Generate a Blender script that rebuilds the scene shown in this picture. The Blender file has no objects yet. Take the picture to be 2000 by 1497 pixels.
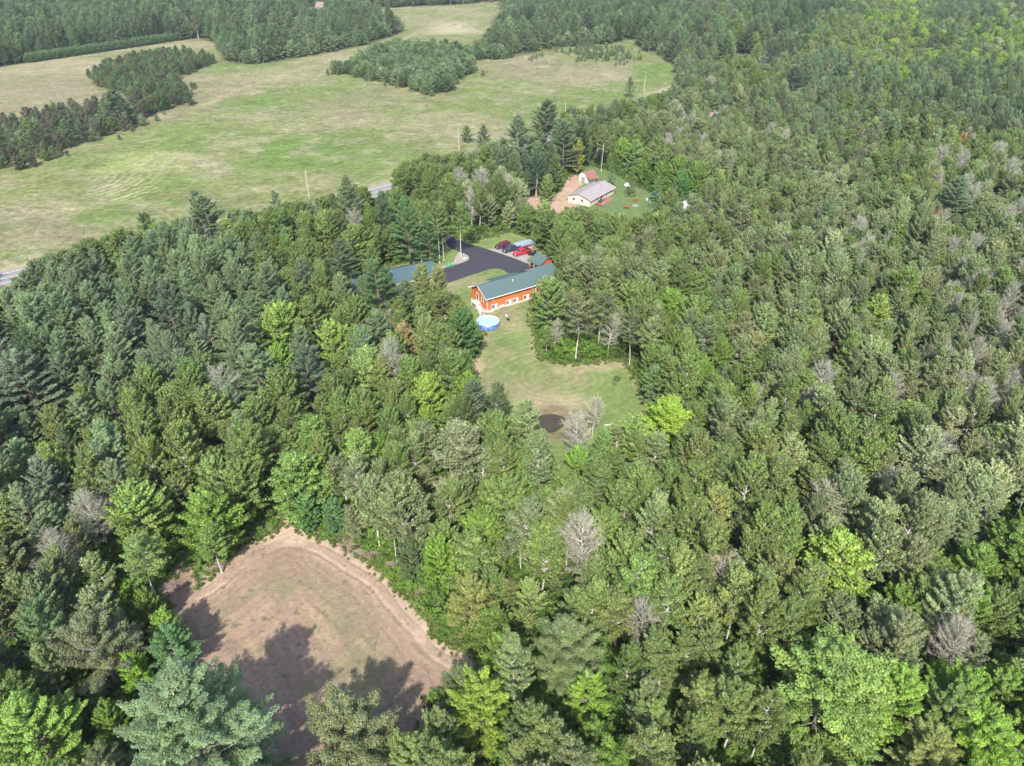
import bpy, bmesh, math, random
import numpy as np
from mathutils import Vector, Matrix, geometry
R = math.radians
sc = bpy.context.scene
col = sc.collection
rng = np.random.default_rng(7)
random.seed(7)

# ---------------------------------------------------------------- camera
H, PITCH, F = 85.0, R(33.5), 1386.0          # metres up, tilt below the horizon, focal length in photo pixels
cam_d = bpy.data.cameras.new('camera'); cam = bpy.data.objects.new('camera', cam_d); col.objects.link(cam)
cam.location = (0, 0, H); cam.rotation_euler = (R(90) - PITCH, 0, 0)
cam_d.sensor_width = 36; cam_d.lens = 36 * F / 2000; cam_d.clip_end = 9000; cam_d.clip_start = 0.5
sc.camera = cam
# ---------------------------------------------------------------- sky, sun, exposure
SUN_EL, SUN_AZ = R(46), R(5)                 # shadows fall away from the camera, a little to the right
w = bpy.data.worlds.new('World'); sc.world = w; w.use_nodes = True
nt = w.node_tree; bg = nt.nodes['Background']; sky = nt.nodes.new('ShaderNodeTexSky')
sky.sky_type = 'NISHITA'; sky.sun_disc = False; sky.sun_elevation = SUN_EL
sky.sun_rotation = math.pi + SUN_AZ; sky.dust_density = 1.5
nt.links.new(sky.outputs[0], bg.inputs[0]); bg.inputs[1].default_value = 0.15
sd = bpy.data.lights.new('sun', 'SUN'); sun = bpy.data.objects.new('sun', sd); col.objects.link(sun)
sd.energy = 3.4; sd.angle = R(0.6); sd.color = (1.0, 0.955, 0.87)
sdir = Vector((math.sin(SUN_AZ) * math.cos(SUN_EL), math.cos(SUN_AZ) * math.cos(SUN_EL), -math.sin(SUN_EL)))
sun.rotation_euler = sdir.to_track_quat('-Z', 'Y').to_euler(); sun.location = (0, -50, 200)
sc.view_settings.view_transform = 'Standard'; sc.view_settings.look = 'None'
sc.view_settings.exposure = 1.22; sc.view_settings.gamma = 1
sc.cycles.max_bounces = 8; sc.cycles.diffuse_bounces = 6; sc.cycles.transmission_bounces = 4; sc.cycles.volume_bounces = 0
sc.cycles.transparent_max_bounces = 4

# ---------------------------------------------------------------- surveying: photo point + height above ground -> place on the map
SP, CP = math.sin(PITCH), math.cos(PITCH)
def P(px, py, h=0.0):
    u = (px - 1000) / F; v = (py - 748.5) / F
    d = (u, CP - SP * v, -SP - CP * v); t = (H - h) / -d[2]
    return (d[0] * t, d[1] * t)
def A(x, y, h=0): return P(820 + x / 4.99, 420 + y / 4.99, h)
def B(x, y, h=0): return P(960 + x / 4, 220 + y / 4, h)
def proj(x, y, z=0.0):
    x = np.asarray(x, float); y = np.asarray(y, float)
    zc = y * CP + (H - z) * SP; yc = y * SP - (H - z) * CP
    zc = np.maximum(zc, 1e-3)
    return 1000 + F * x / zc, 748.5 - F * yc / zc, zc

# ---------------------------------------------------------------- helpers
def tag(o, label=None, cat=None, group=None, kind=None):
    if label: o['label'] = label
    if cat: o['category'] = cat
    if group: o['group'] = group
    if kind: o['kind'] = kind
    return o
def empty(name, loc, rz=0.0):
    o = bpy.data.objects.new(name, None); col.objects.link(o); o.location = loc; o.rotation_euler = (0, 0, rz)
    o.empty_display_size = 0.3
    return o
def mesh_np(name, V, Fq, mats, attrs=None, mat_idx=None, smooth=False):
    me = bpy.data.meshes.new(name); V = np.asarray(V, np.float32); n = len(Fq)
    k = Fq.shape[1]
    me.vertices.add(len(V)); me.vertices.foreach_set('co', V.ravel())
    me.loops.add(n * k); me.loops.foreach_set('vertex_index', Fq.astype(np.int32).ravel())
    me.polygons.add(n); me.polygons.foreach_set('loop_start', np.arange(0, n * k, k, dtype=np.int32))
    for m in mats: me.materials.append(m)
    if mat_idx is not None: me.polygons.foreach_set('material_index', mat_idx.astype(np.int32))
    if smooth: me.polygons.foreach_set('use_smooth', np.ones(n, bool))
    me.update(calc_edges=True)
    for an, (ty, arr) in (attrs or {}).items():
        a = me.attributes.new(an, ty, 'POINT')
        a.data.foreach_set('value' if ty in ('FLOAT', 'INT') else ('color' if ty == 'FLOAT_COLOR' else 'vector'), np.asarray(arr, np.int32 if ty == 'INT' else np.float32).ravel())
    return me
def link(name, me, parent=None):
    o = bpy.data.objects.new(name, me); col.objects.link(o)
    if parent: o.parent = parent
    return o
class MB:
    """collects solid shapes for one part"""
    def __init__(s): s.bm = bmesh.new()
    def box(s, c, d, rz=0, bev=0, M=None):
        r = bmesh.ops.create_cube(s.bm, size=1); vs = r['verts']
        if bev:
            bmesh.ops.scale(s.bm, vec=d, verts=vs)
            es = list({e for v in vs for e in v.link_edges})
            rb = bmesh.ops.bevel(s.bm, geom=es, offset=bev, segments=1, affect='EDGES', clamp_overlap=True)
            vs = list({v for f in rb['faces'] for v in f.verts} | {v for v in vs if v.is_valid})
        else: bmesh.ops.scale(s.bm, vec=d, verts=vs)
        m = Matrix.Translation(c) @ Matrix.Rotation(rz, 4, 'Z')
        if M: m = M @ m
        bmesh.ops.transform(s.bm, matrix=m, verts=vs); return s
    def cyl(s, c, r, h, seg=12, axis='Z', r2=None):
        q = bmesh.ops.create_cone(s.bm, segments=seg, radius1=r, radius2=r if r2 is None else r2, depth=h, cap_ends=True)
        m = Matrix.Translation(c)
        if axis == 'Y': m = m @ Matrix.Rotation(R(90), 4, 'X')
        if axis == 'X': m = m @ Matrix.Rotation(R(90), 4, 'Y')
        bmesh.ops.transform(s.bm, matrix=m, verts=q['verts']); return s
    def bar(s, a, b, r, seg=6):
        a = Vector(a); b = Vector(b); d = b - a
        q = bmesh.ops.create_cone(s.bm, segments=seg, radius1=r, radius2=r, depth=d.length, cap_ends=True)
        bmesh.ops.transform(s.bm, matrix=Matrix.Translation((a + b) / 2) @ d.to_track_quat('Z', 'Y').to_matrix().to_4x4(), verts=q['verts']); return s
    def poly(s, pts, faces):
        vs = [s.bm.verts.new(p) for p in pts]
        for f in faces: s.bm.faces.new([vs[i] for i in f])
        return s
    def prism(s, prof, y0, y1, axis='Y', w0=1.0):
        """profile in (x,z) swept along y"""
        n = len(prof)
        vs = [s.bm.verts.new((x, y0, z)) for x, z in prof] + [s.bm.verts.new((x, y1, z)) for x, z in prof]
        s.bm.faces.new(vs[:n]); s.bm.faces.new(vs[n:][::-1])
        for i in range(n): s.bm.faces.new([vs[i], vs[i + n], vs[(i + 1) % n + n], vs[(i + 1) % n]])
        return s
    def build(s, name, mat, parent=None, smooth=False):
        bmesh.ops.recalc_face_normals(s.bm, faces=s.bm.faces)
        me = bpy.data.meshes.new(name); s.bm.to_mesh(me); s.bm.free(); me.materials.append(mat)
        if smooth: me.polygons.foreach_set('use_smooth', np.ones(len(me.polygons), bool))
        return link(name, me, parent)

# ---------------------------------------------------------------- materials
def nodes(m):
    m.use_nodes = True; t = m.node_tree; return t, t.nodes['Principled BSDF']
def mat(name, c, rough=0.8, var=0.15, scale=3.0, metal=0.0, bump=0.0, stretch=None, spec=0.3):
    m = bpy.data.materials.new(name); t, p = nodes(m)
    tc = t.nodes.new('ShaderNodeTexCoord'); n = t.nodes.new('ShaderNodeTexNoise'); n.inputs['Scale'].default_value = scale; n.inputs['Detail'].default_value = 5
    src = tc.outputs['Object']
    if stretch:
        mp = t.nodes.new('ShaderNodeMapping'); mp.inputs['Scale'].default_value = stretch; t.links.new(src, mp.inputs[0]); src = mp.outputs[0]
    t.links.new(src, n.inputs['Vector'])
    r = t.nodes.new('ShaderNodeValToRGB'); r.color_ramp.elements[0].position = 0.3; r.color_ramp.elements[1].position = 0.7
    r.color_ramp.elements[0].color = (*[x * (1 - var) for x in c], 1); r.color_ramp.elements[1].color = (*[min(1, x * (1 + var)) for x in c], 1)
    t.links.new(n.outputs[0], r.inputs[0]); t.links.new(r.outputs[0], p.inputs['Base Color'])
    p.inputs['Roughness'].default_value = rough; p.inputs['Metallic'].default_value = metal; p.inputs['Specular IOR Level'].default_value = spec
    if bump:
        b = t.nodes.new('ShaderNodeBump'); b.inputs['Distance'].default_value = bump; t.links.new(n.outputs[0], b.inputs['Height']); t.links.new(b.outputs[0], p.inputs['Normal'])
    return m
def leaf_mat(name):
    m = bpy.data.materials.new(name); t, p = nodes(m)
    a = t.nodes.new('ShaderNodeAttribute'); a.attribute_type = 'INSTANCER'; a.attribute_name = 'tint'
    g = t.nodes.new('ShaderNodeAttribute'); g.attribute_name = 'tone'
    tc = t.nodes.new('ShaderNodeTexCoord'); nz = t.nodes.new('ShaderNodeTexNoise'); nz.inputs['Scale'].default_value = 0.55; nz.inputs['Detail'].default_value = 3; t.links.new(tc.outputs['Object'], nz.inputs['Vector'])
    rp = t.nodes.new('ShaderNodeValToRGB'); rp.color_ramp.elements[0].position = .36; rp.color_ramp.elements[1].position = .64      # sprays differ in hue: older bluish, younger yellowish leaves
    rp.color_ramp.elements[0].color = (.84, .90, .86, 1); rp.color_ramp.elements[1].color = (1.06, 1.02, .84, 1); t.links.new(nz.outputs[0], rp.inputs[0])
    v0 = t.nodes.new('ShaderNodeVectorMath'); v0.operation = 'MULTIPLY'; t.links.new(a.outputs['Vector'], v0.inputs[0]); t.links.new(rp.outputs[0], v0.inputs[1])
    v = t.nodes.new('ShaderNodeVectorMath'); v.operation = 'SCALE'
    t.links.new(v0.outputs[0], v.inputs[0]); t.links.new(g.outputs['Fac'], v.inputs['Scale'])
    t.links.new(v.outputs[0], p.inputs['Base Color']); p.inputs['Roughness'].default_value = 0.5; p.inputs['Specular IOR Level'].default_value = 0.35
    tr = t.nodes.new('ShaderNodeBsdfTranslucent'); v2 = t.nodes.new('ShaderNodeVectorMath'); v2.operation = 'MULTIPLY'; v2.inputs[1].default_value = (1.20, 1.30, 0.65)
    t.links.new(v.outputs[0], v2.inputs[0]); t.links.new(v2.outputs[0], tr.inputs[0])
    mx = t.nodes.new('ShaderNodeMixShader'); mx.inputs[0].default_value = 0.33
    t.links.new(p.outputs[0], mx.inputs[1]); t.links.new(tr.outputs[0], mx.inputs[2])
    t.links.new(mx.outputs[0], t.nodes['Material Output'].inputs[0]); return m
LEAF = leaf_mat('foliage')
def bark(name, c, c2):
    m = mat(name, c, 0.85, 0.3, 6, stretch=(1, 1, 0.3)); return m
BARK_PALE = mat('pale_bark', (0.46, 0.43, 0.38), 0.8, 0.35, 5, stretch=(1, 1, 0.6))
BARK_DARK = mat('dark_bark', (0.16, 0.125, 0.10), 0.9, 0.3, 5)
BARK_GREY = mat('grey_bark', (0.26, 0.235, 0.21), 0.9, 0.3, 5)
def ground_mat(name, scale=0.6, bump=0.25, amt=0.28, fine=5.0):
    """colour attribute 'col' broken up by noise"""
    m = bpy.data.materials.new(name); t, p = nodes(m)
    a = t.nodes.new('ShaderNodeAttribute'); a.attribute_name = 'col'
    tc = t.nodes.new('ShaderNodeTexCoord')
    n1 = t.nodes.new('ShaderNodeTexNoise'); n1.inputs['Scale'].default_value = scale; n1.inputs['Detail'].default_value = 6; n1.inputs['Roughness'].default_value = 0.65
    n2 = t.nodes.new('ShaderNodeTexNoise'); n2.inputs['Scale'].default_value = fine; n2.inputs['Detail'].default_value = 3
    for n in (n1, n2): t.links.new(tc.outputs['Object'], n.inputs['Vector'])
    mr = t.nodes.new('ShaderNodeMapRange'); mr.inputs['From Min'].default_value = 0.3; mr.inputs['From Max'].default_value = 0.7; mr.inputs['To Min'].default_value = 1 - amt; mr.inputs['To Max'].default_value = 1 + amt
    t.links.new(n1.outputs[0], mr.inputs[0])
    mr2 = t.nodes.new('ShaderNodeMapRange'); mr2.inputs['From Min'].default_value = 0.3; mr2.inputs['From Max'].default_value = 0.7; mr2.inputs['To Min'].default_value = 1 - amt * .8; mr2.inputs['To Max'].default_value = 1 + amt * .8
    t.links.new(n2.outputs[0], mr2.inputs[0])
    mu = t.nodes.new('ShaderNodeMath'); mu.operation = 'MULTIPLY'; t.links.new(mr.outputs[0], mu.inputs[0]); t.links.new(mr2.outputs[0], mu.inputs[1])
    v = t.nodes.new('ShaderNodeVectorMath'); v.operation = 'SCALE'; t.links.new(a.outputs['Vector'], v.inputs[0]); t.links.new(mu.outputs[0], v.inputs['Scale'])
    t.links.new(v.outputs[0], p.inputs['Base Color']); p.inputs['Roughness'].default_value = 0.95; p.inputs['Specular IOR Level'].default_value = 0.1
    b = t.nodes.new('ShaderNodeBump'); b.inputs['Distance'].default_value = bump; b.inputs['Strength'].default_value = 0.7
    ad = t.nodes.new('ShaderNodeMath'); ad.operation = 'ADD'; t.links.new(n1.outputs[0], ad.inputs[0]); t.links.new(n2.outputs[0], ad.inputs[1])
    t.links.new(ad.outputs[0], b.inputs['Height']); t.links.new(b.outputs[0], p.inputs['Normal']); return m

# ---------------------------------------------------------------- numpy noise and polygons
_T = rng.random((256, 256))
def vnoise(x, y, s):
    x = np.asarray(x) / s + 91.7; y = np.asarray(y) / s + 37.3
    xi = np.floor(x).astype(int); yi = np.floor(y).astype(int); fx = x - xi; fy = y - yi
    fx = fx * fx * (3 - 2 * fx); fy = fy * fy * (3 - 2 * fy)
    g = lambda a, b: _T[a & 255, b & 255]
    return (g(xi, yi) * (1 - fx) + g(xi + 1, yi) * fx) * (1 - fy) + (g(xi, yi + 1) * (1 - fx) + g(xi + 1, yi + 1) * fx) * fy
def fbm(x, y, s, o=4):
    r = 0; a = 0.5; tot = 0
    for i in range(o): r = r + a * vnoise(x + i * 53.1, y - i * 17.7, s / 2 ** i); tot += a; a *= 0.55
    return r / tot
def inside(poly, x, y):
    x = np.asarray(x, float); y = np.asarray(y, float); r = np.zeros(x.shape, bool); n = len(poly)
    for i in range(n):
        x0, y0 = poly[i]; x1, y1 = poly[(i + 1) % n]
        if y0 == y1: continue
        c = ((y0 > y) != (y1 > y)) & (x < (x1 - x0) * (y - y0) / (y1 - y0) + x0); r ^= c
    return r
def edist(poly, x, y, closed=True):
    x = np.asarray(x, float); y = np.asarray(y, float); d = np.full(x.shape, 1e9); n = len(poly)
    for i in range(n if closed else n - 1):
        ax, ay = poly[i]; bx, by = poly[(i + 1) % n]; vx, vy = bx - ax, by - ay
        t = np.clip(((x - ax) * vx + (y - ay) * vy) / (vx * vx + vy * vy + 1e-9), 0, 1)
        d = np.minimum(d, np.hypot(x - ax - t * vx, y - ay - t * vy))
    return d
def sdf(poly, x, y):
    d = edist(poly, x, y); return np.where(inside(poly, x, y), -d, d)
def smooth(pts, n=6, closed=True):
    P_ = [np.array(p) for p in pts]; out = []; m = len(P_)
    rngi = range(m) if closed else range(m - 1)
    for i in rngi:
        if closed: p0, p1, p2, p3 = P_[i - 1], P_[i], P_[(i + 1) % m], P_[(i + 2) % m]
        else: p0, p1, p2, p3 = P_[max(i - 1, 0)], P_[i], P_[i + 1], P_[min(i + 2, m - 1)]
        for k in range(n):
            t = k / n
            out.append(tuple(0.5 * (2 * p1 + (p2 - p0) * t + (2 * p0 - 5 * p1 + 4 * p2 - p3) * t * t + (3 * p1 - p0 - 3 * p2 + p3) * t ** 3)))
    if not closed: out.append(tuple(P_[-1]))
    return out
# ---------------------------------------------------------------- the lie of the land (polygons on the ground)
def W(*pts): return [P(*p) for p in pts]
ROAD = smooth([(-330, 45), (-205, 136), (-142.5, 181), (-112, 204), (-62, 243.5), (-47.5, 257), (-3, 303), (48, 367), (95, 436), (142, 492), (177, 543), (225, 622), (262, 694), (330, 830), (420, 1020)], 6, False)
OPEN = smooth(W((-700, 210), (-60, 140), (45, 124), (200, 99), (350, 79), (418, 84), (440, 122), (520, 124), (590, 112), (665, 99), (725, 86), (785, 60), (735, 45), (700, 30),
          (760, 16), (890, 10), (1000, 2), (1035, 10), (985, 22), (962, 38), (962, 58), (985, 72), (925, 80), (925, 108), (990, 113), (1050, 102), (1110, 93), (1170, 90), (1235, 78), (1250, 95), (1290, 112),
          (1330, 140), (1322, 172)), 3, False) + [p for p in ROAD[::-1] if 95 > p[0] > -330] + [(-420, 60)]
ROADSTRIP_A = W((1320, 176), (1345, 150), (1400, 122), (1450, 112), (1495, 100), (1540, 85), (1580, 52), (1600, 60), (1500, 118), (1420, 150), (1360, 175))
YARD = smooth(W((690, 560), (760, 522), (850, 500), (868, 470), (905, 466), (942, 468), (985, 455), (1010, 458), (1045, 474), (1070, 500), (1092, 535), (1070, 560), (1046, 588), (1040, 625), (1045, 660), (1058, 700),
          (1110, 713), (1160, 709), (1208, 704), (1238, 735), (1253, 772, 0)), 3, False) + W((1262, 800, 0), (1240, 830, 8), (1200, 818, 12), (1100, 800, 13), (1030, 790, 13), (985, 775, 13), (930, 760, 10), (910, 720), (935, 690), (938, 655), (925, 640), (905, 620), (890, 590), (870, 578), (800, 590), (730, 590), (690, 575))
NEIGH = smooth(W((998, 396), (1012, 416), (1075, 445), (1110, 432), (1160, 450), (1240, 440), (1290, 420), (1290, 388), (1265, 372), (1240, 362), (1215, 345), (1172, 328), (1140, 326), (1112, 342), (1102, 356), (1080, 378), (1050, 380)), 3)
DIRT = smooth([P(*p) for p in ((565, 1018), (600, 1046), (655, 1062), (700, 1085), (755, 1125), (805, 1180), (838, 1218), (862, 1250), (925, 1282), (975, 1303), (965, 1322), (890, 1332), (845, 1370))]
          + [(-11, 47), (-14, 41), (-20, 37), (-27, 37), (-29, 44), (-34, 49), (-40, 54), (-46, 59), (-50, 65)] + [P(*p) for p in ((322, 1185), (315, 1150), (345, 1110), (372, 1105), (385, 1140), (420, 1110), (470, 1070), (530, 1042))], 3)
# stands of trees standing in the open ground: (polygon, mix, spacing, height range)
REDP = W((190, 150), (240, 128), (300, 120), (345, 112), (395, 120), (420, 128), (345, 152), (378, 205), (310, 222), (225, 180), (188, 172))
PLINE = W((-60, 268), (90, 235), (200, 210), (300, 215), (285, 240), (235, 262), (160, 285), (80, 320), (-60, 345))
MIDS = W((645, 137), (700, 152), (760, 165), (840, 188), (880, 180), (885, 160), (920, 148), (930, 118), (985, 116), (1005, 112), (990, 93, 7), (925, 88, 7), (850, 80, 7), (790, 78, 7), (740, 84, 7), (690, 106, 7), (655, 126, 7))
SAP = W((1110, 104), (1150, 118), (1230, 122), (1240, 108), (1205, 95), (1130, 92))
STANDS = [REDP, PLINE, MIDS]
GARAGE_C = None
U = (math.cos(R(31)), math.sin(R(31))); Vv = (-U[1], U[0])
def hw(o, u, v): return (o[0] + U[0] * u + Vv[0] * v, o[1] + U[1] * u + Vv[1] * v)
HOUSE_O = (-6.4, 161.2)
GAR_O = P(700, 568)

G_OLIVE = np.array((.148, .160, .060)); G_GREEN = np.array((.110, .162, .038)); G_TAN = np.array((.245, .215, .125)); G_DKTAN = np.array((.19, .165, .100))
G_PALE = np.array((.33, .285, .19)); G_LUSH = np.array((.088, .155, .028)); G_FLOOR = np.array((.085, .10, .04)); G_DARK = np.array((.12, .13, .06))
BLOBS = [ # photo place, radii, colour, strength
 (200, 180, 320, 60, G_DKTAN, .85), (120, 130, 200, 22, G_TAN, .8), (380, 85, 60, 14, G_TAN, .8), (300, 90, 120, 12, G_TAN, .6), (100, 235, 220, 30, G_DKTAN, .9),
 (430, 135, 110, 9, G_LUSH, .7), (470, 205, 60, 14, G_LUSH, .55), (540, 205, 60, 16, G_LUSH, .75), (500, 185, 30, 8, G_LUSH, .6), (650, 148, 60, 9, G_LUSH, .8), (700, 160, 80, 8, G_LUSH, .5),
 (560, 150, 160, 22, G_TAN, .55), (690, 190, 60, 12, G_DARK, .55), (640, 215, 120, 25, G_DKTAN, .45), (780, 190, 120, 22, G_DKTAN, .35), (700, 115, 60, 12, G_TAN, .8), (880, 55, 60, 16, G_PALE, .85), (840, 40, 120, 10, G_TAN, .4),
 (960, 80, 60, 14, G_GREEN, .4), (1090, 140, 190, 26, G_DKTAN, .7), (1000, 165, 45, 9, G_LUSH, .65), (1150, 150, 120, 14, G_TAN, .4), (1270, 145, 60, 25, G_LUSH, .75), (1200, 175, 70, 18, G_GREEN, .6), (1100, 200, 60, 14, G_LUSH, .7), (1050, 225, 70, 14, G_GREEN, .6),
 (640, 300, 110, 36, G_LUSH, .65), (760, 330, 110, 50, G_GREEN, .6), (560, 340, 90, 26, G_GREEN, .45), (700, 260, 70, 16, G_GREEN, .5), (860, 240, 130, 24, G_TAN, .3), (440, 320, 60, 12, G_PALE, .4), (530, 295, 30, 10, G_PALE, .5), (455, 285, 70, 20, G_TAN, .35),
 (210, 355, 80, 25, G_DARK, .5), (300, 350, 50, 18, G_LUSH, .3), (335, 393, 22, 10, G_LUSH, .9), (60, 440, 160, 40, G_DKTAN, .75), (100, 395, 140, 22, G_TAN, .5), (30, 380, 60, 20, G_GREEN, .3), (200, 455, 120, 28, G_DKTAN, .6), (60, 500, 70, 8, G_DARK, .8), (30, 508, 70, 6, G_PALE, .7),
 (420, 420, 90, 18, G_DARK, .3), (350, 262, 120, 18, G_GREEN, .45), (300, 275, 110, 12, G_GREEN, .5), (420, 250, 120, 16, G_GREEN, .3), (500, 250, 160, 20, G_OLIVE, .4), (180, 300, 160, 24, G_GREEN, .35), (280, 315, 100, 20, np.array((.25, .28, .10)), .6), (920, 330, 60, 20, G_TAN, .3), (980, 250, 70, 22, G_TAN, .35)]
def field_col(x, y):
    dx = (fbm(x, y, 38) - .5) * 34; dy = (fbm(x + 300, y + 90, 38) - .5) * 34
    dx += (fbm(x, y, 7) - .5) * 8; dy += (fbm(x + 50, y, 7) - .5) * 8
    px, py, _ = proj(x + dx, y + dy)
    c = np.repeat(G_OLIVE[None], x.size, 0).reshape(x.shape + (3,)).copy()
    n = fbm(x * .7 + y * .4, y, 55)[..., None]
    c = c * (1 - np.clip((n - .5) * 2.4, 0, .6)) + G_TAN * np.clip((n - .5) * 2.4, 0, .6)
    g = np.clip((fbm(x + 900, y * 1.3, 30)[..., None] - .52) * 4, 0, .55); c = c * (1 - g) + G_GREEN * g
    for cx, cy, rx, ry, cc, s in BLOBS:
        q = ((px - cx) / rx) ** 2 + ((py - cy) / ry) ** 2
        k = (s * np.clip(1.25 - q, 0, 1))[..., None]; c = c * (1 - k) + cc * k
    z1_ = np.clip((fbm(x + 11, y * 1.2, 18)[..., None] - .46) * 5, 0, 1); z2_ = np.clip((vnoise(x, y * .8, 3.2)[..., None] * .6 + vnoise(x + 5, y, 1.6)[..., None] * .4 - .5) * 6, 0, 1)
    k = z1_ * z2_ * .55; c = c * (1 - k) + np.array((.095, .125, .038)) * k
    z3_ = np.clip((fbm(x - 200, y * 1.5, 14)[..., None] - .54) * 6, 0, .7) * vnoise(x, y * 1.3, 2.4)[..., None]; c = c * (1 - z3_) + G_PALE * .8 * z3_
    # mown crescents
    cx, cy = P(150, 352); r = np.hypot(x - cx, (y - cy) * .9); q = ((px - 235) / 85) ** 2 + ((py - 354) / 28) ** 2
    k = (np.clip(1.2 - q, 0, 1) * .45 * (np.sin(r * 2 * math.pi / 3.1) > .1))[..., None]; c = c * (1 - k) + np.array((.36, .34, .17)) * k
    # farm track
    d = edist(TRACK, x, y, False); k = (np.clip(1.4 - d / 3.2, 0, 1) * .65)[..., None]; c = c * (1 - k) + G_TAN * k
    m = fbm(x, y, 4.5)[..., None]; m2 = fbm(x * .55 + y * .3, y * 1.6, 2.6)[..., None]; c = c * (.50 + .50 * m + .50 * m2)
    return c
TRACK = smooth(W((400, 205), (455, 180), (520, 158), (590, 135), (660, 120), (720, 105), (800, 72), (860, 40), (940, 15)), 4, False)

def axis_vals(segs):
    out = []
    for a, b, s in segs: out.append(np.arange(a, b, s))
    out.append(np.array([segs[-1][1]])); return np.concatenate(out)
gx = axis_vals([(-1750, -700, 150), (-700, -240, 6), (-240, 150, 1.3), (150, 700, 6), (700, 1750, 150)])
gy = axis_vals([(-780, -60, 120), (-60, 170, 5), (170, 480, 1.3), (480, 1000, 4), (1000, 2750, 150)])
def gridmesh(name, gx, gy, z, colf, m, keep=None):
    X, Y = np.meshgrid(gx, gy); c = colf(X, Y); nx, ny = len(gx), len(gy)
    V = np.stack([X, Y, np.full(X.shape, z)], -1).reshape(-1, 3)
    i = np.arange(nx - 1)[None] + np.arange(ny - 1)[:, None] * nx
    Fq = np.stack([i, i + 1, i + nx + 1, i + nx], -1).reshape(-1, 4)
    if keep is not None:
        cx = V[Fq].mean(1); k = keep(cx[:, 0], cx[:, 1]); Fq = Fq[k]
        used = np.unique(Fq); rem = np.zeros(len(V), int); rem[used] = np.arange(len(used)); V = V[used]; c = c.reshape(-1, 3)[used]; Fq = rem[Fq]
    c = np.concatenate([c.reshape(-1, 3), np.ones((len(V), 1))], 1)
    return link(name, mesh_np(name, V, Fq, [m], {'col': ('FLOAT_COLOR', c)}))
def ground_col(x, y):
    c = field_col(x, y); s = sdf(OPEN, x, y) + (fbm(x, y, 6) - .5) * 6
    k = np.clip(s / 3 + .5, 0, 1)[..., None]
    fl = G_FLOOR * (.6 + .8 * fbm(x, y, 9)[..., None]) + np.array((.05, .03, .015)) * np.clip(fbm(x + 77, y, 14)[..., None] - .5, 0, 1) * 2
    eg = np.minimum(sdf(YARD, x, y), np.minimum(sdf(DIRT, x, y), sdf(NEIGH, x, y))); ke = np.clip(1.5 - eg / 2.5, 0, 1)[..., None]; fl = fl * (1 - ke) + np.array((.115, .160, .05)) * (.7 + .6 * fbm(x, y, 2)[..., None]) * ke
    c = c * (1 - k) + fl * k
    rd = edist(ROAD, x, y, False); k = np.clip(1.6 - (rd - 4.5) / 3.5, 0, 1)[..., None] * .8 * (fbm(x, y, 12)[..., None] + .3).clip(0, 1)
    c = c * (1 - k) + np.array((.30, .27, .17)) * k
    return c
tag(gridmesh('ground', gx, gy, 0.0, ground_col, ground_mat('meadow', .45, .40, .40, 2.2)), kind='structure')

def lawn_col(x, y):
    a = np.array((.165, .205, .072)); b = np.array((.105, .16, .045)); d = np.array((.27, .235, .135))
    n = fbm(x, y, 9)[..., None]; n2 = fbm(x + 40, y - 70, 16)[..., None]; n3 = fbm(x, y, 1.6)[..., None]
    c = a * n + b * (1 - n); k = np.clip((n2 - .5) * 4, 0, .75); c = c * (1 - k) + d * .8 * k
    px, py, _ = proj(x, y)
    for cx, cy, rx, ry, cc, s in ((1075, 790, 75, 28, d, .9), (1180, 712, 50, 14, d, .8), (1125, 722, 60, 10, d, .6), (925, 712, 22, 22, np.array((.36, .27, .18)), .9), (985, 672, 25, 6, b, .5), (1040, 690, 22, 30, d, .4), (1070, 645, 10, 20, d, .4), (1010, 640, 22, 12, d, .35)):
        q = ((px - cx) / rx) ** 2 + ((py - cy) / ry) ** 2; k = (s * np.clip(1.3 - q, 0, 1))[..., None]; c = c * (1 - k) + cc * k
    mw = (np.sin((x * .545 - y * .84) * 2 * math.pi / 2.6) > 0)[..., None]; c = c * (.965 + .07 * mw)
    cx_, cy_ = P(1078, 826); kr = np.clip(1.5 - np.abs(np.hypot(x - cx_, (y - cy_)) - 4.6) / 1.6, 0, 1)[..., None] * .7; c = c * (1 - kr) + np.array((.16, .12, .075)) * kr
    # faint mower passes
    cx, cy = P(1090, 735); r = np.hypot((x - cx) * .8, y - cy); c = c * (1 + .07 * np.sin(r * 4.2)[..., None] * (n2 > .4))
    e = np.clip(1 + sdf(YARD, x, y) / 1.6, 0, 1)[..., None] * .6; c = c * (1 - e) + d * e
    return c * (.75 + .5 * n3)
def inpoly(poly, amp=1.2, s=3.0, off=0): return lambda x, y: sdf(poly, x, y) + (fbm(x, y, s) - .5) * 2 * amp < off
LAWN_M = ground_mat('lawn_grass', 1.1, .12, .22, 7)
tag(gridmesh('lawn', np.arange(-50, 45, .45), np.arange(98, 232, .45), .012, lawn_col, LAWN_M, inpoly(YARD, 1.0, 3)), 'mown yellow-green lawn with bare dry patches behind the orange-red house', kind='structure')
def neigh_col(x, y):
    a = np.array((.115, .165, .058)); b = np.array((.10, .140, .05)); d = np.array((.34, .235, .165)); n = fbm(x, y, 5)[..., None]
    c = a * n + b * (1 - n); k = np.clip(.6 - sdf(NDRIVE, x, y) / 1.2 + (fbm(x, y, 2.5) - .5) * 2, 0, 1)[..., None]
    c = c * (1 - k) + d * (.8 + .4 * fbm(x, y, 2)[..., None]) * k
    return c * (.8 + .4 * fbm(x, y, 1.4)[..., None])
NDRIVE = W((985, 385), (1005, 395), (1012, 404), (1052, 412), (1075, 425), (1085, 450), (1125, 440), (1128, 402), (1118, 385), (1122, 372), (1140, 358), (1132, 345), (1115, 340), (1098, 352), (1100, 365), (1088, 378), (1084, 392), (1050, 386), (1015, 383), (990, 368))
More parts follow.
